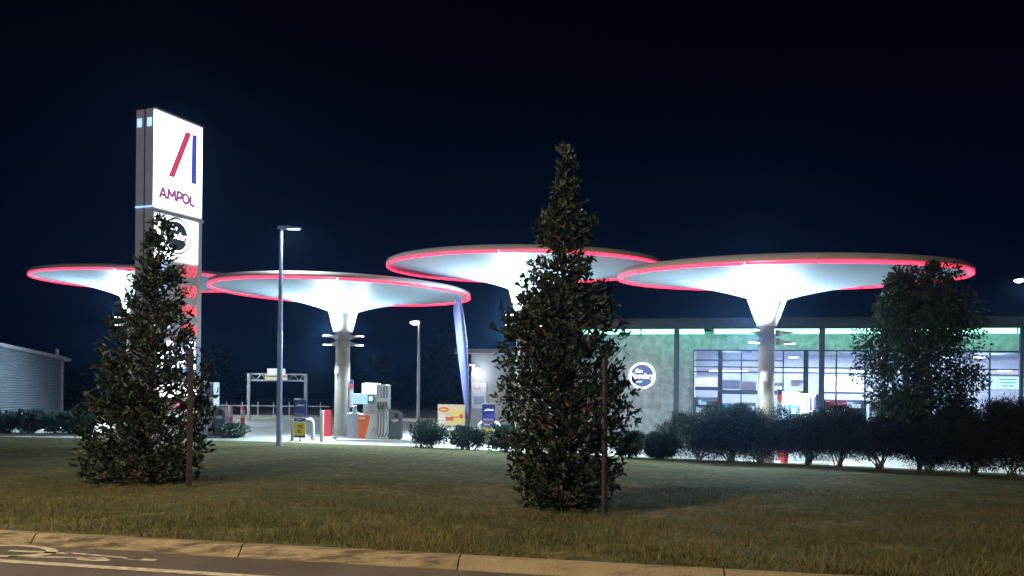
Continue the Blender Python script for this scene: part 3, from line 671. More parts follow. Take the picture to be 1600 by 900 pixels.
MB().box((LS + .20, -.22, zr_ + .0), (.36, .2, .2)).build('gutter', trim, shed)
MB().tube([(LS - .02, .3, zr_ + .15), (LS - .02, .3, zr_ + .62)], .09, 10).build('vent_pipe', white, shed)
# ================================================================ FORECOURT FURNITURE
def lamp_post(px, d, pytop, label, head, r=.09, zb=0, pw=60, col=None, lens=None, hs=1.0):
    x = XD(px, d, 640); zt = W(px, pytop, d).z
    t = thing('lamp_post', label, 'lamp post', (x, d, zb), 0)
    MB().tube([(0, 0, 0), (0, 0, (zt - zb) * .5), (0, 0, zt - zb)], [r * 1.15, r, r * .62], 14).build('pole', col or bluepole, t, True)
    MB().lathe([(r * 2, 0.0), (r * 2, .03), (r * 1.3, .05)], 16).build('base_plate', steel, t)
    z_ = zt - zb; sg = head * hs
    hd = MB().prism([(-.12 * sg, z_ - .02), (-.10 * sg, z_ + .09), (.25 * sg, z_ + .10), (.72 * sg, z_ + .04), (.74 * sg, z_), (.1 * sg, z_ - .03)], -.13, .13).build('lamp_head', col or bluepole, t, bevel=.015)
    MB().box((.45 * sg, 0, z_ - .022), (.42, .22, .03)).build('lens', lens or lampw, hd)
    light('AREA', (x + .45 * sg, d - .05, zt - .08), (.9, .97, 1), pw, (0, 0, -1), .3, name='post_lamp')
lamp_post(436.5, 28.3, 357, 'tall pale blue lamp post left of the front left canopy column', 1, .092, .28, 120, lens=emit('lens_dim', (.8, .95, 1), 2.5))
bright = emit('lens_bright', (1, 1, .96), 25)
lamp_post(653.5, 43, 503, 'slim lamp post with bright head right of the left fuel pump', -1, .095, 0, 200, col=mat('pale_post', (.55, .60, .68), .45, .3), lens=bright, hs=.6)
lamp_post(1604, 27, 437, 'lamp post with bright head at the right edge of the picture', -1, .09, 0, 250, col=MATS['pale_post'], lens=bright, hs=.45)
def bulb(px, py, d, label):   # glowing bowls under two of the heads
    q = W(px, py, d); k = .25 if d > 30 else .14; b = MB().lathe([(.01, -.5 * k), (.56 * k, -.44 * k), (.96 * k, -.16 * k), (k, .1 * k), (.01, .2 * k)], 20).build('lamp_bowl', bright, None, True); b.location = q; return b
for nm, px, py, d in (('a', 648, 504, 43), ('b', 1592, 438.5, 27)):
    b = bulb(px, py, d, nm); t = [o for o in C.objects if o.name.startswith('lamp_post') and abs(o.location.y - d) < .1][0]
    b.parent = t; b.location = b.location - t.location
# fuel pumps
def pump(px, d, label, z0=.12, src=None, islands=True):
    x = XD(px, d, 680)
    if src: return dup(src, (x, d, z0), 0, label)
    t = thing('fuel_pump', label, 'fuel pump', (x, d, z0), 0, 'fuel pumps on the forecourt')
    pw = mat('pump_white_panel', (.72, .78, .84), .4, var=.04)
    MB().box((.9, 0, -.06), (2.6, 1.15, .12)).build('island', apron, t, bevel=.03)
    MB().rbox((.24, 0, .55), (.46, .5, 1.10), .03).build('side_cabinet', mat('pump_lavender_panel', (.50, .55, .74), .45), t)
    bt = MB(); bt.lathe([(.10, 0), (.12, .10), (.08, .2), (.11, .30), (.01, .34)], 14); bo = bt.build('washer_bottle', mat('bottle_grey', (.45, .46, .5), .3), t, True); bo.location = (.30, -.05, 1.10)
    c = MB().rbox((.93, .02, .54), (.92, .62, 1.06), .02).build('cabinet', pw, t)
    MB().prism([(.50, .02), (.80, .02), (1.04, 1.02), (.50, 1.02)], -.316, -.300).build('orange_front', orange, c)
    MB().prism([(.54, .86), (.80, .86), (.81, .93), (.54, .93)], -.325, -.314).build('front_lettering', white, c)
    lg = mat('logo_grey', (.45, .5, .55), .4)
    MB().prism([(1.02, .20), (1.08, .20), (1.20, .52), (1.16, .52)], -.318, -.300).build('emblem_bar', lg, c); MB().prism([(1.20, .20), (1.25, .20), (1.25, .50), (1.21, .50)], -.318, -.300).build('emblem_bar', lg, c)
    MB().rbox((1.02, .05, 1.50), (.70, .40, .92), .03).build('upper_body', pw, t)
    MB().rbox((.95, -.04, 2.18), (.62, .55, .44), .04).build('top_light_box', emit('pump_topper', (.96, .98, .98), 1.5), t)
    ds = MB().rbox((.58, -.20, 1.72), (.62, .16, .44), .05).build('display_box', emit('pump_display', (.42, .68, 1.0), 1.0), t)
    MB().box((1.03, -.24, 1.72), (.26, .12, .36)).build('display_frame', mat('teal_frame', (.10, .35, .40), .4), ds); MB().box((1.03, -.31, 1.74), (.13, .02, .16)).build('screen', emit('screen_white', (.8, 1, .95), 2.2), ds)
    MB().tube([(.36, 0, 1.1), (.36, 0, 1.5), (.42, -.1, 1.55)], .02, 6).build('stay', darkgrey, t)
    MB().rbox((1.54, 0, 1.18), (.52, .66, 2.32), .03).build('hose_column', pw, t)
    for k in range(4):
        xx = 1.36 + k * .125; MB().box((xx, -.335, 2.02), (.05, .02, .50)).build('hose_slot', [mat('slot_pale', (.35, .42, .5), .5), mat('slot_teal', (.15, .4, .5), .5), mat('slot_navy', (.02, .04, .15), .5), mat('slot_purple', (.14, .10, .45), .5)][k], t)
        nz = MB().tube([(xx, -.36, 1.62), (xx, -.42, 1.42), (xx + .05, -.46, 1.30)], [.022, .035, .022], 7).build('nozzle', black, t)
        MB().tube([(xx + .04, -.42, 1.45), (xx + .09, -.44, 1.33), (xx + .03, -.42, 1.22)], .012, 5).build('guard', black, nz)
        s_ = rnd.uniform(-.02, .03)
        MB().tube([(xx, -.36, 1.12), (xx + .02, -.42, .85), (xx + .03 + s_, -.44, .5), (xx + .0 + s_, -.45, .22), (xx + .06, -.42, .1), (xx + .1, -.37, .25)], .017, 6).build('hose', black, t)
    MB().box((1.54, -.345, 1.19), (.50, .03, .05)).build('hose_bar', steel, t)
    return t
pA = pump(543.5, 33.6, 'white fuel pump with orange front beside the left canopy column')
pump(1189, 27.2, 'fuel pump with glowing white top seen over the hedge in front of the windows', src=pA)
pump(275, 34.5, 'fuel pump half hidden behind the left tree and the price sign', src=pA)
pump(830, 31.2, 'fuel pump glimpsed through the leaves of the middle magnolia', src=pA)
# litter bins with sloping hoods
def litter(px, d, label, src=None):
    x = XD(px, d, 680)
    if src: return dup(src, (x, d, .13), 0, label)
    t = thing('litter_bin', label, 'bin', (x, d, .13), 0, 'dark hooded bins beside the pumps')
    MB().rbox((0, 0, .42), (.56, .5, .84), .04).build('body', darkgrey, t)
    MB().prism([(-.28, .85), (.28, .85), (.27, 1.05), (.18, 1.16), (.02, 1.24), (-.28, 1.27)], -.25, .25).build('hood', mat('bin_hood', (.11, .12, .14), .35), t, bevel=.02)
    MB().box((.06, -.256, 1.02), (.16, .02, .2)).build('opening', black, t)
    MB().prism([(-.2, .80), (.0, .72), (.2, .80), (.0, .88)], -.27, -.255).build('emblem', steel, t)
    return t
lb = litter(618, 33.6, 'dark hooded litter bin right of the orange fronted pump')
litter(345, 34.4, 'dark hooded litter bin behind the small round shrub', lb)
# steel hoops
def hoop(px, d, wpx, pyt, label, src_r=.07):
    x = XD(px, d, 680); wd = wpx * d / F; h = W(px, pyt, d).z
    b = MB(); r = .2; pts = [(-wd / 2, 0, 0), (-wd / 2, 0, h - r)]
    for k in range(1, 6): a = R_(180 - 18 * k); pts.append((-wd / 2 + r + r * math.cos(a), 0, h - r + r * math.sin(a)))
    for k in range(0, 6): a = R_(90 - 18 * k); pts.append((wd / 2 - r + r * math.cos(a), 0, h - r + r * math.sin(a)))
    pts.append((wd / 2, 0, 0)); o = b.tube(pts, src_r, 10).build('guard_hoop', white, None, True); o.location = (x, d, 0)
    tag(o, label, 'guard rail', 'white bent steel guard hoops')
hoop(473, 33.2, 32, 655, 'white steel hoop standing in front of the blue and yellow sign, left')
hoop(764, 31.2, 32, 660, 'white steel hoop standing in front of the blue sign near the middle tree')
hoop(634, 40.0, 36, 657, 'white steel hoop between litter bin and slim lamp post')
hoop(702, 36, 44, 671, 'low white steel hoop under the food billboard')
hoop(316, 36.5, 34, 648, 'white steel hoop partly hidden by the left tree')
# blue and yellow pavement signs
def pav_sign(px, d, label, pyt, src=None):
    x = XD(px, d, 680)
    if src: return dup(src, (x, d, .0), 0, label)
    t = thing('notice_stand', label, 'sign', (x, d, .0), 0, 'blue over yellow notice stands')
    MB().tube([(0, .03, 0), (0, .03, 1.9)], .03, 8).build('post', darkgrey, t)
    tp = MB().box((0, 0, 1.44), (.52, .04, .70)).build('blue_board', navy, t)
    MB().box((0, -.024, 1.82), (.53, .05, .05)).build('board_rim', steel, tp)
    MB().prism([(-.20, 1.52), (-.12, 1.58), (-.02, 1.63), (.02, 1.60), (.20, 1.59), (.19, 1.53)], -.035, -.02).build('board_lettering', white, tp)
    for k in range(2): MB().box((-.02 + .03 * k, -.028, 1.20 - .05 * k), (.40, .012, .022)).build('board_lettering', mat('pinkish_print', (.6, .45, .5), .5), tp)
    MB().box((0, .0, 1.06), (.5, .036, .06)).build('pale_strip', mat('pale_pink_notice', (.50, .38, .44), .5), t)
    MB().box((0, -.002, .96), (.5, .05, .12)).build('blue_strip', navy, t); MB().box((-.06, -.03, .97), (.24, .012, .03)).build('strip_lettering', white, t)
    yb = MB().box((0, 0, .56), (.46, .04, .56)).build('yellow_board', yellow, t)
    bd = mat('dark_print', (.10, .08, .04), .6)
    for x_, z_, w_ in ((.0, .70, .22), (.04, .62, .2), (-.03, .50, .16), (-.02, .42, .18)): MB().box((x_, -.026, z_), (w_, .012, .045)).build('board_print', bd, yb)
    MB().box((0, -.0, .235), (.47, .044, .09)).build('dark_foot_strip', mat('maroon_strip', (.12, .03, .06), .6), t)
    return t
ps_ = pav_sign(468.5, 32.9, 'blue over yellow notice stand inside the left white hoop', 623)
pav_sign(763, 30.9, 'blue over yellow notice stand near the middle tree, before the grey block', 627, ps_)
# bollards
def bollard(px, d, wpx, pyt, pyb, m, label, band=None, cat='bollard', name='bollard', r=None):
    x = XD(px, d, 680); z1, z0 = W(px, pyt, d).z, 0.0; r = wpx * d / F / 2
    t = thing(name, label, cat, (x, d, 0), 0, 'bollards on the forecourt')
    MB().lathe([(r, 0), (r, z1 - .04), (r * .8, z1 - .01), (.01, z1)], 16).build('post', m, t, True)
    MB().lathe([(r * 1.5, .012), (r * 1.5, .04), (r * 1.02, .05)], 16).build('base_plate', steel, t)
    if band:
        for z_, h_, mm in band: MB().lathe([(r * 1.03, z_), (r * 1.03, z_ + h_)], 16).build('band', mm, t, True)
    return t
bollard(503, 32.8, 6, 641, 685, white, 'tall white bollard left of the left canopy column')
pinkw = mat('pale_salmon_paint', (.72, .55, .52), .5)
bollard(360, 40, 6.5, 633, 665, pinkw, 'pale bollard with red lower band, left of a pair behind the shrub', [(.012, .55, red)])
bollard(379, 40, 6.5, 635, 668, red, 'red bollard with white middle band, right of a pair behind the shrub', [(.50, .42, white)])
xr = XD(512, 35.5, 680); o = MB().rbox((0, 0, .62), (.32, .3, 1.2), .05).build('fire_cabinet', red); o.location = (xr, 35.5, .02); tag(o, 'red upright box standing behind the tall white bollard', 'cabinet')
bollard(1144, 24.6, 11, 672, 700, yellow, 'yellow bollard glimpsed between the hedge bushes', name='bollard')
bollard(1226, 24.9, 11, 668, 712, red, 'red bollard glimpsed through hedge stems below the pump')
# height gantry
dg = 44; x0, x1 = XD(389, dg), XD(478, dg); zt = W(433, 583.5, dg).z; zb_ = W(433, 594.5, dg).z
ga = thing('height_gantry', 'white steel lattice height gantry behind the tall lamp post', 'gantry', (x0, dg, 0), 0); Wg = x1 - x0; gst = mat('gantry_steel', (.50, .54, .58), .5, .3)
for x in (0, Wg): MB().box((x, 0, zt / 2), (.17, .17, zt)).build('leg', gst, ga)
for z_ in (zt - .04, zb_): MB().box((Wg / 2, -.002, z_), (Wg - .17, .09, .09)).build('chord', gst, ga)
for k in range(10):
    a, b = .085 + (Wg - .17) * k / 10, .085 + (Wg - .17) * (k + 1) / 10; zz0, zz1 = (zb_, zt - .04) if k % 2 else (zt - .04, zb_)
    MB().tube([(a, 0, zz0), (b, 0, zz1)], .028, 6).build('lattice_bar', gst, ga)
u0, u1 = XD(415, dg) - x0, XD(450, dg) - x0
gs = MB().rbox(((u0 + u1) / 2, -.11, W(433, 580.5, dg).z), (u1 - u0 - .25, .06, .34), .02).build('sign_plate', emit('gantry_sign_white', (.85, .95, 1), .75), ga)
g2 = MB().box(((u0 + u1) / 2, -.13, W(433, 589.5, dg).z), (u1 - u0, .04, .30)).build('sign_plate', emit('gantry_sign_cream', (.8, .85, .75), .6), ga)
MB().box(((u0 + u1) / 2, -.155, W(433, 588, dg).z), (u1 - u0, .02, .10)).build('yellow_band', yellow, g2)
MB().box(((u0 + u1) / 2 - .1, -.17, W(433, 588, dg).z), (.55, .012, .035)).build('sign_lettering', darkgrey, g2)
# white rail fence behind the forecourt
df = 47; fx0, fx1 = XD(325, df), XD(545, df)
fe = thing('rail_fence', 'pale two-rail steel fence running behind the gantry', 'fence', (fx0, df, 0), 0); Lf = fx1 - fx0
MB().box((Lf / 2 - .4, 0, W(400, 634, df).z), (Lf * .82, .05, .07)).build('top_rail', gst, fe)
MB().box((Lf / 2 - .4, -.02, W(400, 651, df).z), (Lf * .82, .10, .20)).build('rail', gst, fe)
for k in range(8): MB().box((Lf * .02 + Lf * .78 * k / 7, .06, .5), (.07, .05, 1.0)).build('post', gst, fe)
gb_ = W(475, 670, 43)
o = MB().box((0, 0, .09), (40, .25, .18)).build('low_kerb', mat('cream_kerb', (.55, .52, .38), .7), None); o.location = (XD(480, 43.5), 46, 0); tag(o, kind='structure', label='low cream kerb along the back of the forecourt')
# billboard
db = 36; bx0, bx1 = XD(684, db, 650), XD(727, db, 650); bz1, bz0 = W(705, 632, db).z, W(705, 668, db).z
bb = thing('billboard', 'cream food advertising board between the slim lamp post and the flag', 'billboard', (bx0, db, 0), R_(-3)); wB = bx1 - bx0
bd_ = MB().rbox((wB / 2, 0, (bz0 + bz1) / 2), (wB, .06, bz1 - bz0), .02).build('board', emit('billboard_cream', (.62, .55, .40), .55), bb)
for x in (.15, wB - .15): MB().tube([(x, .06, 0), (x, .06, bz1)], .03, 8).build('leg', steel, bb)
def bprint(x, z, w_, h_, m, y=-.036, nm='print'): return MB().box((x * wB, y, bz0 + z * (bz1 - bz0)), (w_ * wB, .01, h_ * (bz1 - bz0))).build(nm, m, bd_)
rp_ = emit('print_red', (.62, .10, .06), .5); bprint(.70, .50, .50, .62, emit('print_yellow', (.70, .58, .16), .55), -.034); bprint(.44, .38, .28, .16, rp_); bprint(.62, .46, .3, .05, rp_)
el = MB(); ring_ = [(.22 * wB + .25 * math.cos(a), .0, bz0 + .78 * (bz1 - bz0) + .115 * math.sin(a)) for a in np.linspace(0, 6.28, 25)[:-1]]
MB().prism([(p[0], p[2]) for p in ring_], -.045, -.03).build('oval_badge', rp_, bd_)
MB().prism([(.22 * wB + .16 * math.cos(a), bz0 + .78 * (bz1 - bz0) + .05 * math.sin(a)) for a in np.linspace(0, 6.28, 19)[:-1]], -.052, -.044).build('badge_centre', emit('badge_yellow', (.8, .5, .12), .55), bd_)
cx_, cz_ = .86 * wB, bz0 + .50 * (bz1 - bz0); MB().prism([(cx_ - .12, cz_), (cx_, cz_ - .15), (cx_ + .12, cz_), (cx_, cz_ + .15)], -.05, -.038).build('diamond', rp_, bd_)
for k in range(3): bprint(.16, .5 - .13 * k, .2, .06, emit('print_pale', (.7, .72, .8), .6))
for k in range(3): bprint(.42 + .2 * k, .07, .13, .05, darkgrey)
# feather flag
def clothmat():
    m = mat('lilac_flag_cloth', (.24, .26, .60), .8, var=.06); n = m.node_tree.nodes; L = m.node_tree.links; p = n['Principled BSDF']
    tr = n.new('ShaderNodeBsdfTranslucent'); L.new(p.inputs['Base Color'].links[0].from_socket, tr.inputs[0]); mx = n.new('ShaderNodeMixShader'); mx.inputs[0].default_value = .55
    L.new(p.outputs[0], mx.inputs[1]); L.new(tr.outputs[0], mx.inputs[2]); L.new(mx.outputs[0], n['Material Output'].inputs[0]); return m
dfl = 29.5; fxp = XD(732, dfl, 660); zlf = lawn_z(fxp, min(dfl, edge_at(fxp)[0])); 
dfl = edge_at(fxp)[0] - .6; fxp = XD(732.5, dfl, 660); zlf = lawn_z(fxp, dfl)
fl = thing('feather_flag', 'narrow pale lilac feather flag on a thin dark pole', 'flag', (fxp, dfl, zlf), 0)
def frel(px, py): q = W(px, py, dfl); return (q.x - fxp, q.z - zlf)
polep = [frel(732.5, 700), frel(733, 640), frel(731.5, 580), frel(728.5, 530), frel(724, 490), frel(719.5, 469), frel(716, 465)]
MB().tube([(p[0], 0, p[1]) for p in [(0, 0)] + polep], [.03] * 3 + [.022] * 3 + [.012] * 2, 8).build('pole', darkgrey, fl, True)
L_ = [(714.5, 464.5), (710, 474), (708, 484), (709, 492), (714, 540), (720, 590), (726, 632), (731.5, 655)]
Rr = [(718, 464.5), (720.5, 474), (723, 484), (725, 493), (729, 535), (732, 580), (733, 625), (732.6, 655)]
b = MB(); NC = 7; rows = 24
def samp(A, k):
    t_ = k * (len(A) - 1); i = min(int(t_), len(A) - 2); f_ = t_ - i; return (A[i][0] + (A[i + 1][0] - A[i][0]) * f_, A[i][1] + (A[i + 1][1] - A[i][1]) * f_)
for r in range(rows + 1):
    a, c_ = samp(L_, r / rows), samp(Rr, r / rows)
    for j in range(NC):
        k = j / (NC - 1); x, z = frel(a[0] + (c_[0] - a[0]) * k, a[1] + (c_[1] - a[1]) * k); b.v.append((x, -.03 - .035 * math.sin(k * 5 + r * .35) * (1 - k), z))
for r in range(rows):
    for j in range(NC - 1): b.f.append((r * NC + j, r * NC + j + 1, (r + 1) * NC + j + 1, (r + 1) * NC + j))
b.build('cloth', clothmat(), fl, True)
# ================================================================ VEGETATION
bark = mat('grey_brown_bark', (.12, .095, .07), .9, var=.3, scale=14, bump=.6)
mag = leafmat('magnolia_leaf', (.010, .024, .013), (.022, .042, .024), (.055, .072, .042), .5, .15)
def magnolia(px, d, pybase, prof, label, seed, leafL=.13, nb=260, nleaf=120, lean=0):
    base = W(px, pybase, d); base.z = lawn_z(base.x, d); t = thing('magnolia_tree', label, 'tree', base, 0, 'young staked magnolia trees on the lawn')
    g = np.random.default_rng(seed); sc = d / F
    pts = [(((pc - px) * sc), (W(pc, py, d).z - base.z), rp__ * sc) for py, pc, rp__ in prof]   # cx, z, r
    pts.sort(key=lambda q: q[1]); zs = [p[1] for p in pts]
    H = zs[-1]
    cxf = lambda z: np.interp(z, zs, [p[0] for p in pts]); rf = lambda z: np.interp(z, zs, [p[2] for p in pts])
    tr = MB().tube([(cxf(z) * min(1, z), 0, z) for z in np.linspace(-.05, H * .97, 12)], [.055 * (1 - .9 * k / 11) + .004 for k in range(12)], 8); tr.build('trunk', bark, t, True)
    br = MB(); P = []; D = []
    area = [rf(z) for z in np.linspace(.08, H, 60)]; cum = np.cumsum(np.array(area) ** 1.0 + .01); cum /= cum[-1]; zg = np.linspace(.08, H, 60)
    for i in range(nb):
        z = float(np.interp(g.random(), cum, zg)); a = g.random() * 6.283; R = rf(z) * (g.random() ** .38) * g.uniform(.85, 1.12)
        tip = np.array([cxf(z) + R * math.cos(a), R * math.sin(a), z]); z0 = max(.04, z - R * g.uniform(.35, .8)); root = np.array([cxf(z0), 0, z0])
        if i % 2 == 0:
            mid = (tip + root) / 2 - np.array([0, 0, .06 * R]); br.tube([root, mid, tip], [.012, .008, .003], 5, False)
        out = unit((tip - root)[None] + 1e-4)[0]
        for q in range(int(g.integers(7, 12))):
            k = g.uniform(-.05, .30); p = tip - out * k * min(R + .05, .35) + g.normal(0, .008, 3)
            dv = out * .55 + g.normal(0, .62, 3) + np.array([0, 0, .22]); P.append(p); D.append(dv)
    br.build('branches', bark, t)['kind'] = 'stuff'
    P, D = np.array(P), np.array(D)
    fo = leaf_mesh('foliage', P, D, leafL, leafL * .42, mag, t, seed + 1); fo['kind'] = 'stuff'
    one = one_leaf('leaf', mag, leafL * 1.15, leafL * .48); cnt = 0; rr_ = random.Random(seed)
    while cnt < nleaf:
        z = rr_.uniform(.1, H * .8); a = R_(rr_.uniform(195, 345)); R = rf(z) * rr_.uniform(.9, 1.05)
        o = bpy.data.objects.new('leaf', one); C.objects.link(o); o.parent = t; o.location = (cxf(z) + R * math.cos(a), R * math.sin(a), z)
        o.rotation_euler = (rr_.uniform(-1, 1), rr_.uniform(-.9, .6), a + rr_.uniform(-.8, .8)); cnt += 1
    return t
prof2 = [(222, 877, 3), (240, 877, 9), (262, 878, 17), (285, 880, 20), (305, 880, 24), (325, 879, 34), (345, 879, 45), (365, 878, 50), (378, 877, 38), (388, 877, 26), (402, 876, 50), (425, 876, 58), (448, 875, 72), (480, 872, 88), (520, 870, 100), (560, 876, 100), (600, 885, 106), (650, 888, 108), (690, 885, 100), (720, 882, 92), (750, 880, 84), (775, 880, 76), (795, 880, 55)]
magnolia(880, 9.8, 796, prof2, 'pointed magnolia tree in the middle of the lawn, the nearer and taller one', 11, .092, 1700, 130)
prof1 = [(332, 252, 3), (350, 250, 18), (390, 244, 22), (430, 242, 36), (465, 238, 44), (500, 235, 60), (540, 233, 72), (580, 237, 86), (620, 234, 92), (660, 230, 96), (700, 228, 92), (740, 224, 92), (765, 224, 70)]
magnolia(225, 12, 764, prof1, 'broad magnolia tree in front of the price sign, at the left', 23, .11, 1050, 110)
def stake(px, pyb, pyt, d, wpx, label, lean=0):
    q = W(px, pyb, d); zb2 = lawn_z(q.x, d); zt2 = W(px, pyt, d).z; r = wpx * d / F / 2
    o = MB().rbox((0, 0, (zt2 - zb2) / 2 - .04), (r * 2, r * 2, zt2 - zb2 + .08), .01, seg=2).build('tree_stake', timber); o.location = (q.x, d, zb2); o.rotation_euler = (0, R_(lean), .5); tag(o, label, 'stake', 'timber tree stakes')
stake(295.5, 762, 545, 11.3, 8, 'weathered timber stake right of the left magnolia', .2)
stake(944.5, 795, 560, 9.1, 7, 'weathered timber stake on the right side of the middle magnolia', -.5)
stake(823, 770, 640, 9.9, 5, 'thin timber stake half buried in leaves at the left side of the middle magnolia', 0)
# hedge bushes
dkleaf = leafmat('hedge_leaf', (.008, .016, .010), (.017, .030, .018), (.036, .055, .028), .7, .2)
def bush(px, d, w, pyt, pyb, label, seed, m, n=5200, L=.06, wl=.012, name='hedge_bush', group='bushes of the dark hedge along the forecourt', stems=9, low=.22, cat='bush', zb=None, fine=True):
    x = XD(px, d, 700); z0 = (lawn_z(x, d) if d < edge_at(x)[0] else .02) if zb is None else zb; zt2 = W(px, pyt, d).z; H = zt2 - z0; r = w * d / F / 2
    t = thing(name, label, cat, (x, d, z0), 0, group); g = np.random.default_rng(seed)
    nl = int(46); cen = []
    for i in range(nl):
        a = g.random() * 6.283; q = g.random() ** .5; zc = low * H + (1 - low) * H * (.12 + .70 * g.random()); s_ = math.sin(min(1, (zc / H - low) / (1 - low)) * 3.0 * .98 + .12)
        cen.append((math.cos(a) * q * r * .84 * max(.74, s_), math.sin(a) * q * r * .7 * max(.7, s_), zc, g.uniform(.26, .46) * min(r, H * .6)))
    P = []; D = []
    for i in range(n):
        cx, cy, cz2, cr2 = cen[g.integers(nl)]; v = unit(g.normal(size=(1, 3)))[0]; p = np.array([cx, cy, cz2]) + v * cr2 * (g.random() ** .4) * g.uniform(.8, 1.15)
        if p[2] > H * 1.02 or p[2] < .05: continue
        P.append(p); D.append(v + g.normal(0, .5, 3) + np.array([0, 0, .6]))
    leaf_mesh('foliage', np.array(P), np.array(D), L, wl, m, t, seed, droop=.1)['kind'] = 'stuff'
    st_ = MB()
    for i in range(stems):
        cx, cy, cz2, cr2 = cen[i % nl]; b0 = (g.normal(0, .07), g.normal(0, .06), -.03); m1 = (cx * .45 + g.normal(0, .04), cy * .45, cz2 * .5)
        st_.tube([b0, m1, (cx, cy, cz2)], [.018, .012, .005], 5, False)
        for q in range(2): st_.tube([m1, (cx * g.uniform(.7, 1.5) + g.normal(0, .08), cy + g.normal(0, .1), cz2 * g.uniform(.6, 1.1))], [.007, .003], 4, False)
    st_.build('stems', bark, t)['kind'] = 'stuff'
    return t
HB = [(1033, 66, 668, 'low round hedge bush at the left end beside the shop wall'), (1092, 96, 634, 'hedge bush below the leftmost shop window'), (1140, 74, 630, 'hedge bush left of the canopy column, above the yellow bollard'), (1188, 96, 624, 'tallest hedge bush directly before the right canopy column'), (1262, 92, 640, 'hedge bush below and right of the glowing pump'), (1314, 76, 626, 'hedge bush right of the dark eave post'), (1376, 94, 636, 'hedge bush left of the leafy tree trunk'), (1452, 92, 642, 'hedge bush at the foot of the leafy tree'), (1522, 92, 622, 'hedge bush below the lit menu board'), (1580, 90, 608, 'tall hedge bush at the right edge of the picture'), (1655, 90, 600, None)]
for i, (px, w_, pt, lb_) in enumerate(HB):
    if lb_ is None: continue
    x = XD(px, 23); dd = edge_at(x)[0] - .8
    bush(px, dd, w_ * (1.42 if i else 1.1), pt + 9, 720, lb_, 40 + i, dkleaf, n=34000, L=.08, wl=.017, low=(.04, .10, .16, .08, .26, .16, .20, .10, .08, .08, .08)[i], stems=12)
# smaller leafy shrubs near the flag and along the left
midleaf = leafmat('shrub_leaf', (.016, .030, .022), (.035, .060, .040), (.07, .11, .075), .5, .2)
SH = [(672, 66, 658, 'dark leafy shrub left of the flag pole'), (731, 60, 668, 'dark leafy shrub at the foot of the flag pole'), (790, 66, 666, 'dark shrub between flag pole and middle tree'), (985, 44, 676, 'dark shrub just right of the middle tree')]
for i, (px, w_, pt, lb_) in enumerate(SH):
    x = XD(px, 29); dd = edge_at(x)[0] - .9
    bush(px, dd, w_, pt, 700, lb_, 70 + i, midleaf, n=3200, L=.15, wl=.055, name='shrub', group='low shrubs along the lawn edge', low=.16, cat='shrub', stems=8)
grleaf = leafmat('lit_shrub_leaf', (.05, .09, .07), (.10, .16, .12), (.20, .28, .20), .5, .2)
bush(366, 34.2, 50, 661, 688, 'small round grey-green shrub left of the tall lamp post', 80, grleaf, n=1500, L=.15, wl=.07, name='shrub', group='low shrubs along the lawn edge', low=.05, cat='shrub', zb=.0)
LH = [(8, 60, 645, 'leftmost bush of the teal hedge before the shed'), (48, 56, 643, 'second bush of the teal hedge, under the shed wall'), (88, 60, 646, 'third bush of the teal hedge, below the shed corner'), (122, 50, 645, 'last bush of the teal hedge, beside the left magnolia')]
for i, (px, w_, pt, lb_) in enumerate(LH):
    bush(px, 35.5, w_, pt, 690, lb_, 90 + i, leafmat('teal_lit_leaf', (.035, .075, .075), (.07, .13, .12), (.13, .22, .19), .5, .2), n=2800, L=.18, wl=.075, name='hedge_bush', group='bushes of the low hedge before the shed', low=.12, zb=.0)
# leafy street tree
gt = leafmat('green_tree_leaf', (.018, .042, .022), (.038, .076, .040), (.064, .118, .058), .5, .25)
def leafy(px, d, prof, pyb, label, seed, n=9000, L=.11, wl=.055, m=gt, name='leafy_tree', zb=None, tr=.07, group=None, lobes=70):
    x = XD(px, d, 700); z0 = (lawn_z(x, d) if zb is None else zb); t = thing(name, label, 'tree', (x, d, z0), 0, group); g = np.random.default_rng(seed); sc = d / F
    pr = sorted([(W(pc, py, d).z - z0, (pc - px) * sc, rr2 * sc) for py, pc, rr2 in prof]); zs = [p[0] for p in pr]; H = zs[-1]
    cxf = lambda z: np.interp(z, zs, [p[1] for p in pr]); rf = lambda z: np.interp(z, zs, [p[2] for p in pr])
    MB().tube([(cxf(z) * (z / H), 0, z) for z in np.linspace(-.05, H * .9, 9)], [tr * (1 - .88 * k / 8) for k in range(9)], 8).build('trunk', bark, t, True)
    cen = []; br = MB()
    for i in range(lobes):
        z = g.uniform(zs[0] + .1, H); a = g.random() * 6.283; q = rf(z) * (g.random() ** .5) * .88; c_ = (cxf(z) + q * math.cos(a), q * math.sin(a) * .9, z); cen.append((*c_, g.uniform(.16, .34) * max(.35, rf(z)) + .05))
        z1 = max(.3, z - q * .8 - .1); br.tube([(cxf(z1) * z1 / H, 0, z1), ((c_[0]) * .6, c_[1] * .6, z - .15), c_], [.022, .013, .004], 5, False)
    br.build('branches', bark, t)['kind'] = 'stuff'
    ci = g.integers(lobes, size=n); CA = np.array(cen)[ci]; v = unit(g.normal(size=(n, 3))); P = CA[:, :3] + v * (CA[:, 3] * (g.random(n) ** .45) * 1.15)[:, None]
    leaf_mesh('foliage', P, v + g.normal(0, .6, (n, 3)) - np.array([0, 0, .25]), L, wl, m, t, seed)['kind'] = 'stuff'
    return t
xt = XD(1437, 22.5); dt = edge_at(xt)[0] - .7
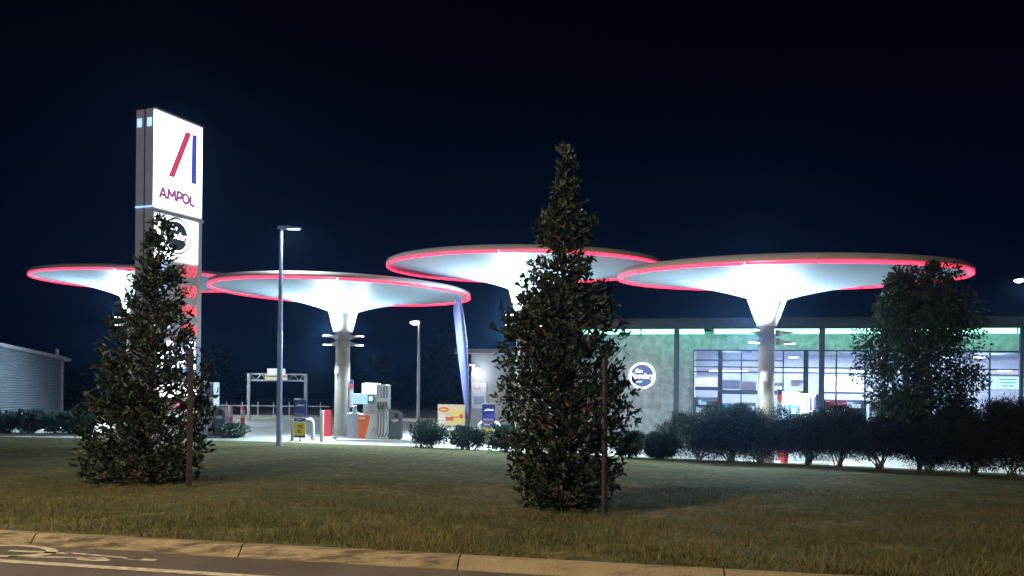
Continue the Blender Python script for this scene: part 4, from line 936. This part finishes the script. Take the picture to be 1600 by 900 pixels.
leafy(1437, dt, [(416, 1450, 6), (424, 1445, 46), (435, 1440, 52), (455, 1440, 55), (480, 1440, 78), (510, 1438, 90), (540, 1430, 88), (570, 1430, 92), (600, 1434, 90), (625, 1436, 78), (650, 1437, 60)], 728, 'dark green leafy tree before the right half of the shop', 5, n=24000, L=.125, wl=.055, lobes=110)
# dim trees beyond
bgl = leafmat('far_tree_leaf', (.030, .050, .035), (.05, .08, .05), (.08, .11, .07), .6, .2)
leafy(118, 60, [(600, 112, 6), (612, 112, 24), (630, 118, 40), (650, 124, 52)], 670, 'dim green small tree behind the shed corner', 61, n=2600, L=.35, wl=.16, m=bgl, name='far_tree', zb=0, lobes=30)
for i, (px, dd, top, wr, lb_) in enumerate(((700, 62, 520, 60, 'dim tree in the dark between slim lamp post and grey block'), (590, 66, 560, 60, 'dim tree in the dark behind the orange fronted pump'), (340, 64, 545, 55, 'dim tree in the dark behind the sign and gantry'), (1060, 70, 500, 90, 'dim tree rising behind the shop roof'), (1340, 66, 490, 90, 'dim tree behind the shop roof near the right canopy'))):
    leafy(px, dd, [(top, px, 8), (top + 20, px, wr * .5), (top + 60, px, wr), (top + 100, px, wr * .9), (650, px, wr * .6)], 660, lb_, 100 + i, n=3500, L=.4, wl=.18, m=dkleaf, name='far_tree', zb=0, group='dark trees beyond the forecourt', lobes=40)

# added to imitate lens bloom: thin haze that catches the light of signs and canopies
hz = MB().box((0, 220, 7.5), (820, 580, 18)).build('bloom_haze', None); hz.data.materials.clear()
hm = bpy.data.materials.new('bloom_haze_mat'); hm.use_nodes = True; hn = hm.node_tree.nodes; hn.remove(hn['Principled BSDF'])
pv = hn.new('ShaderNodeVolumePrincipled'); pv.inputs['Color'].default_value = (.20, .45, 1, 1); pv.inputs['Density'].default_value = .0013; pv.inputs['Anisotropy'].default_value = .82
hm.node_tree.links.new(pv.outputs[0], hn['Material Output'].inputs['Volume']); hz.data.materials.append(hm); hz['kind'] = 'stuff'; hz['label'] = 'thin blue haze glowing round the lit signs'
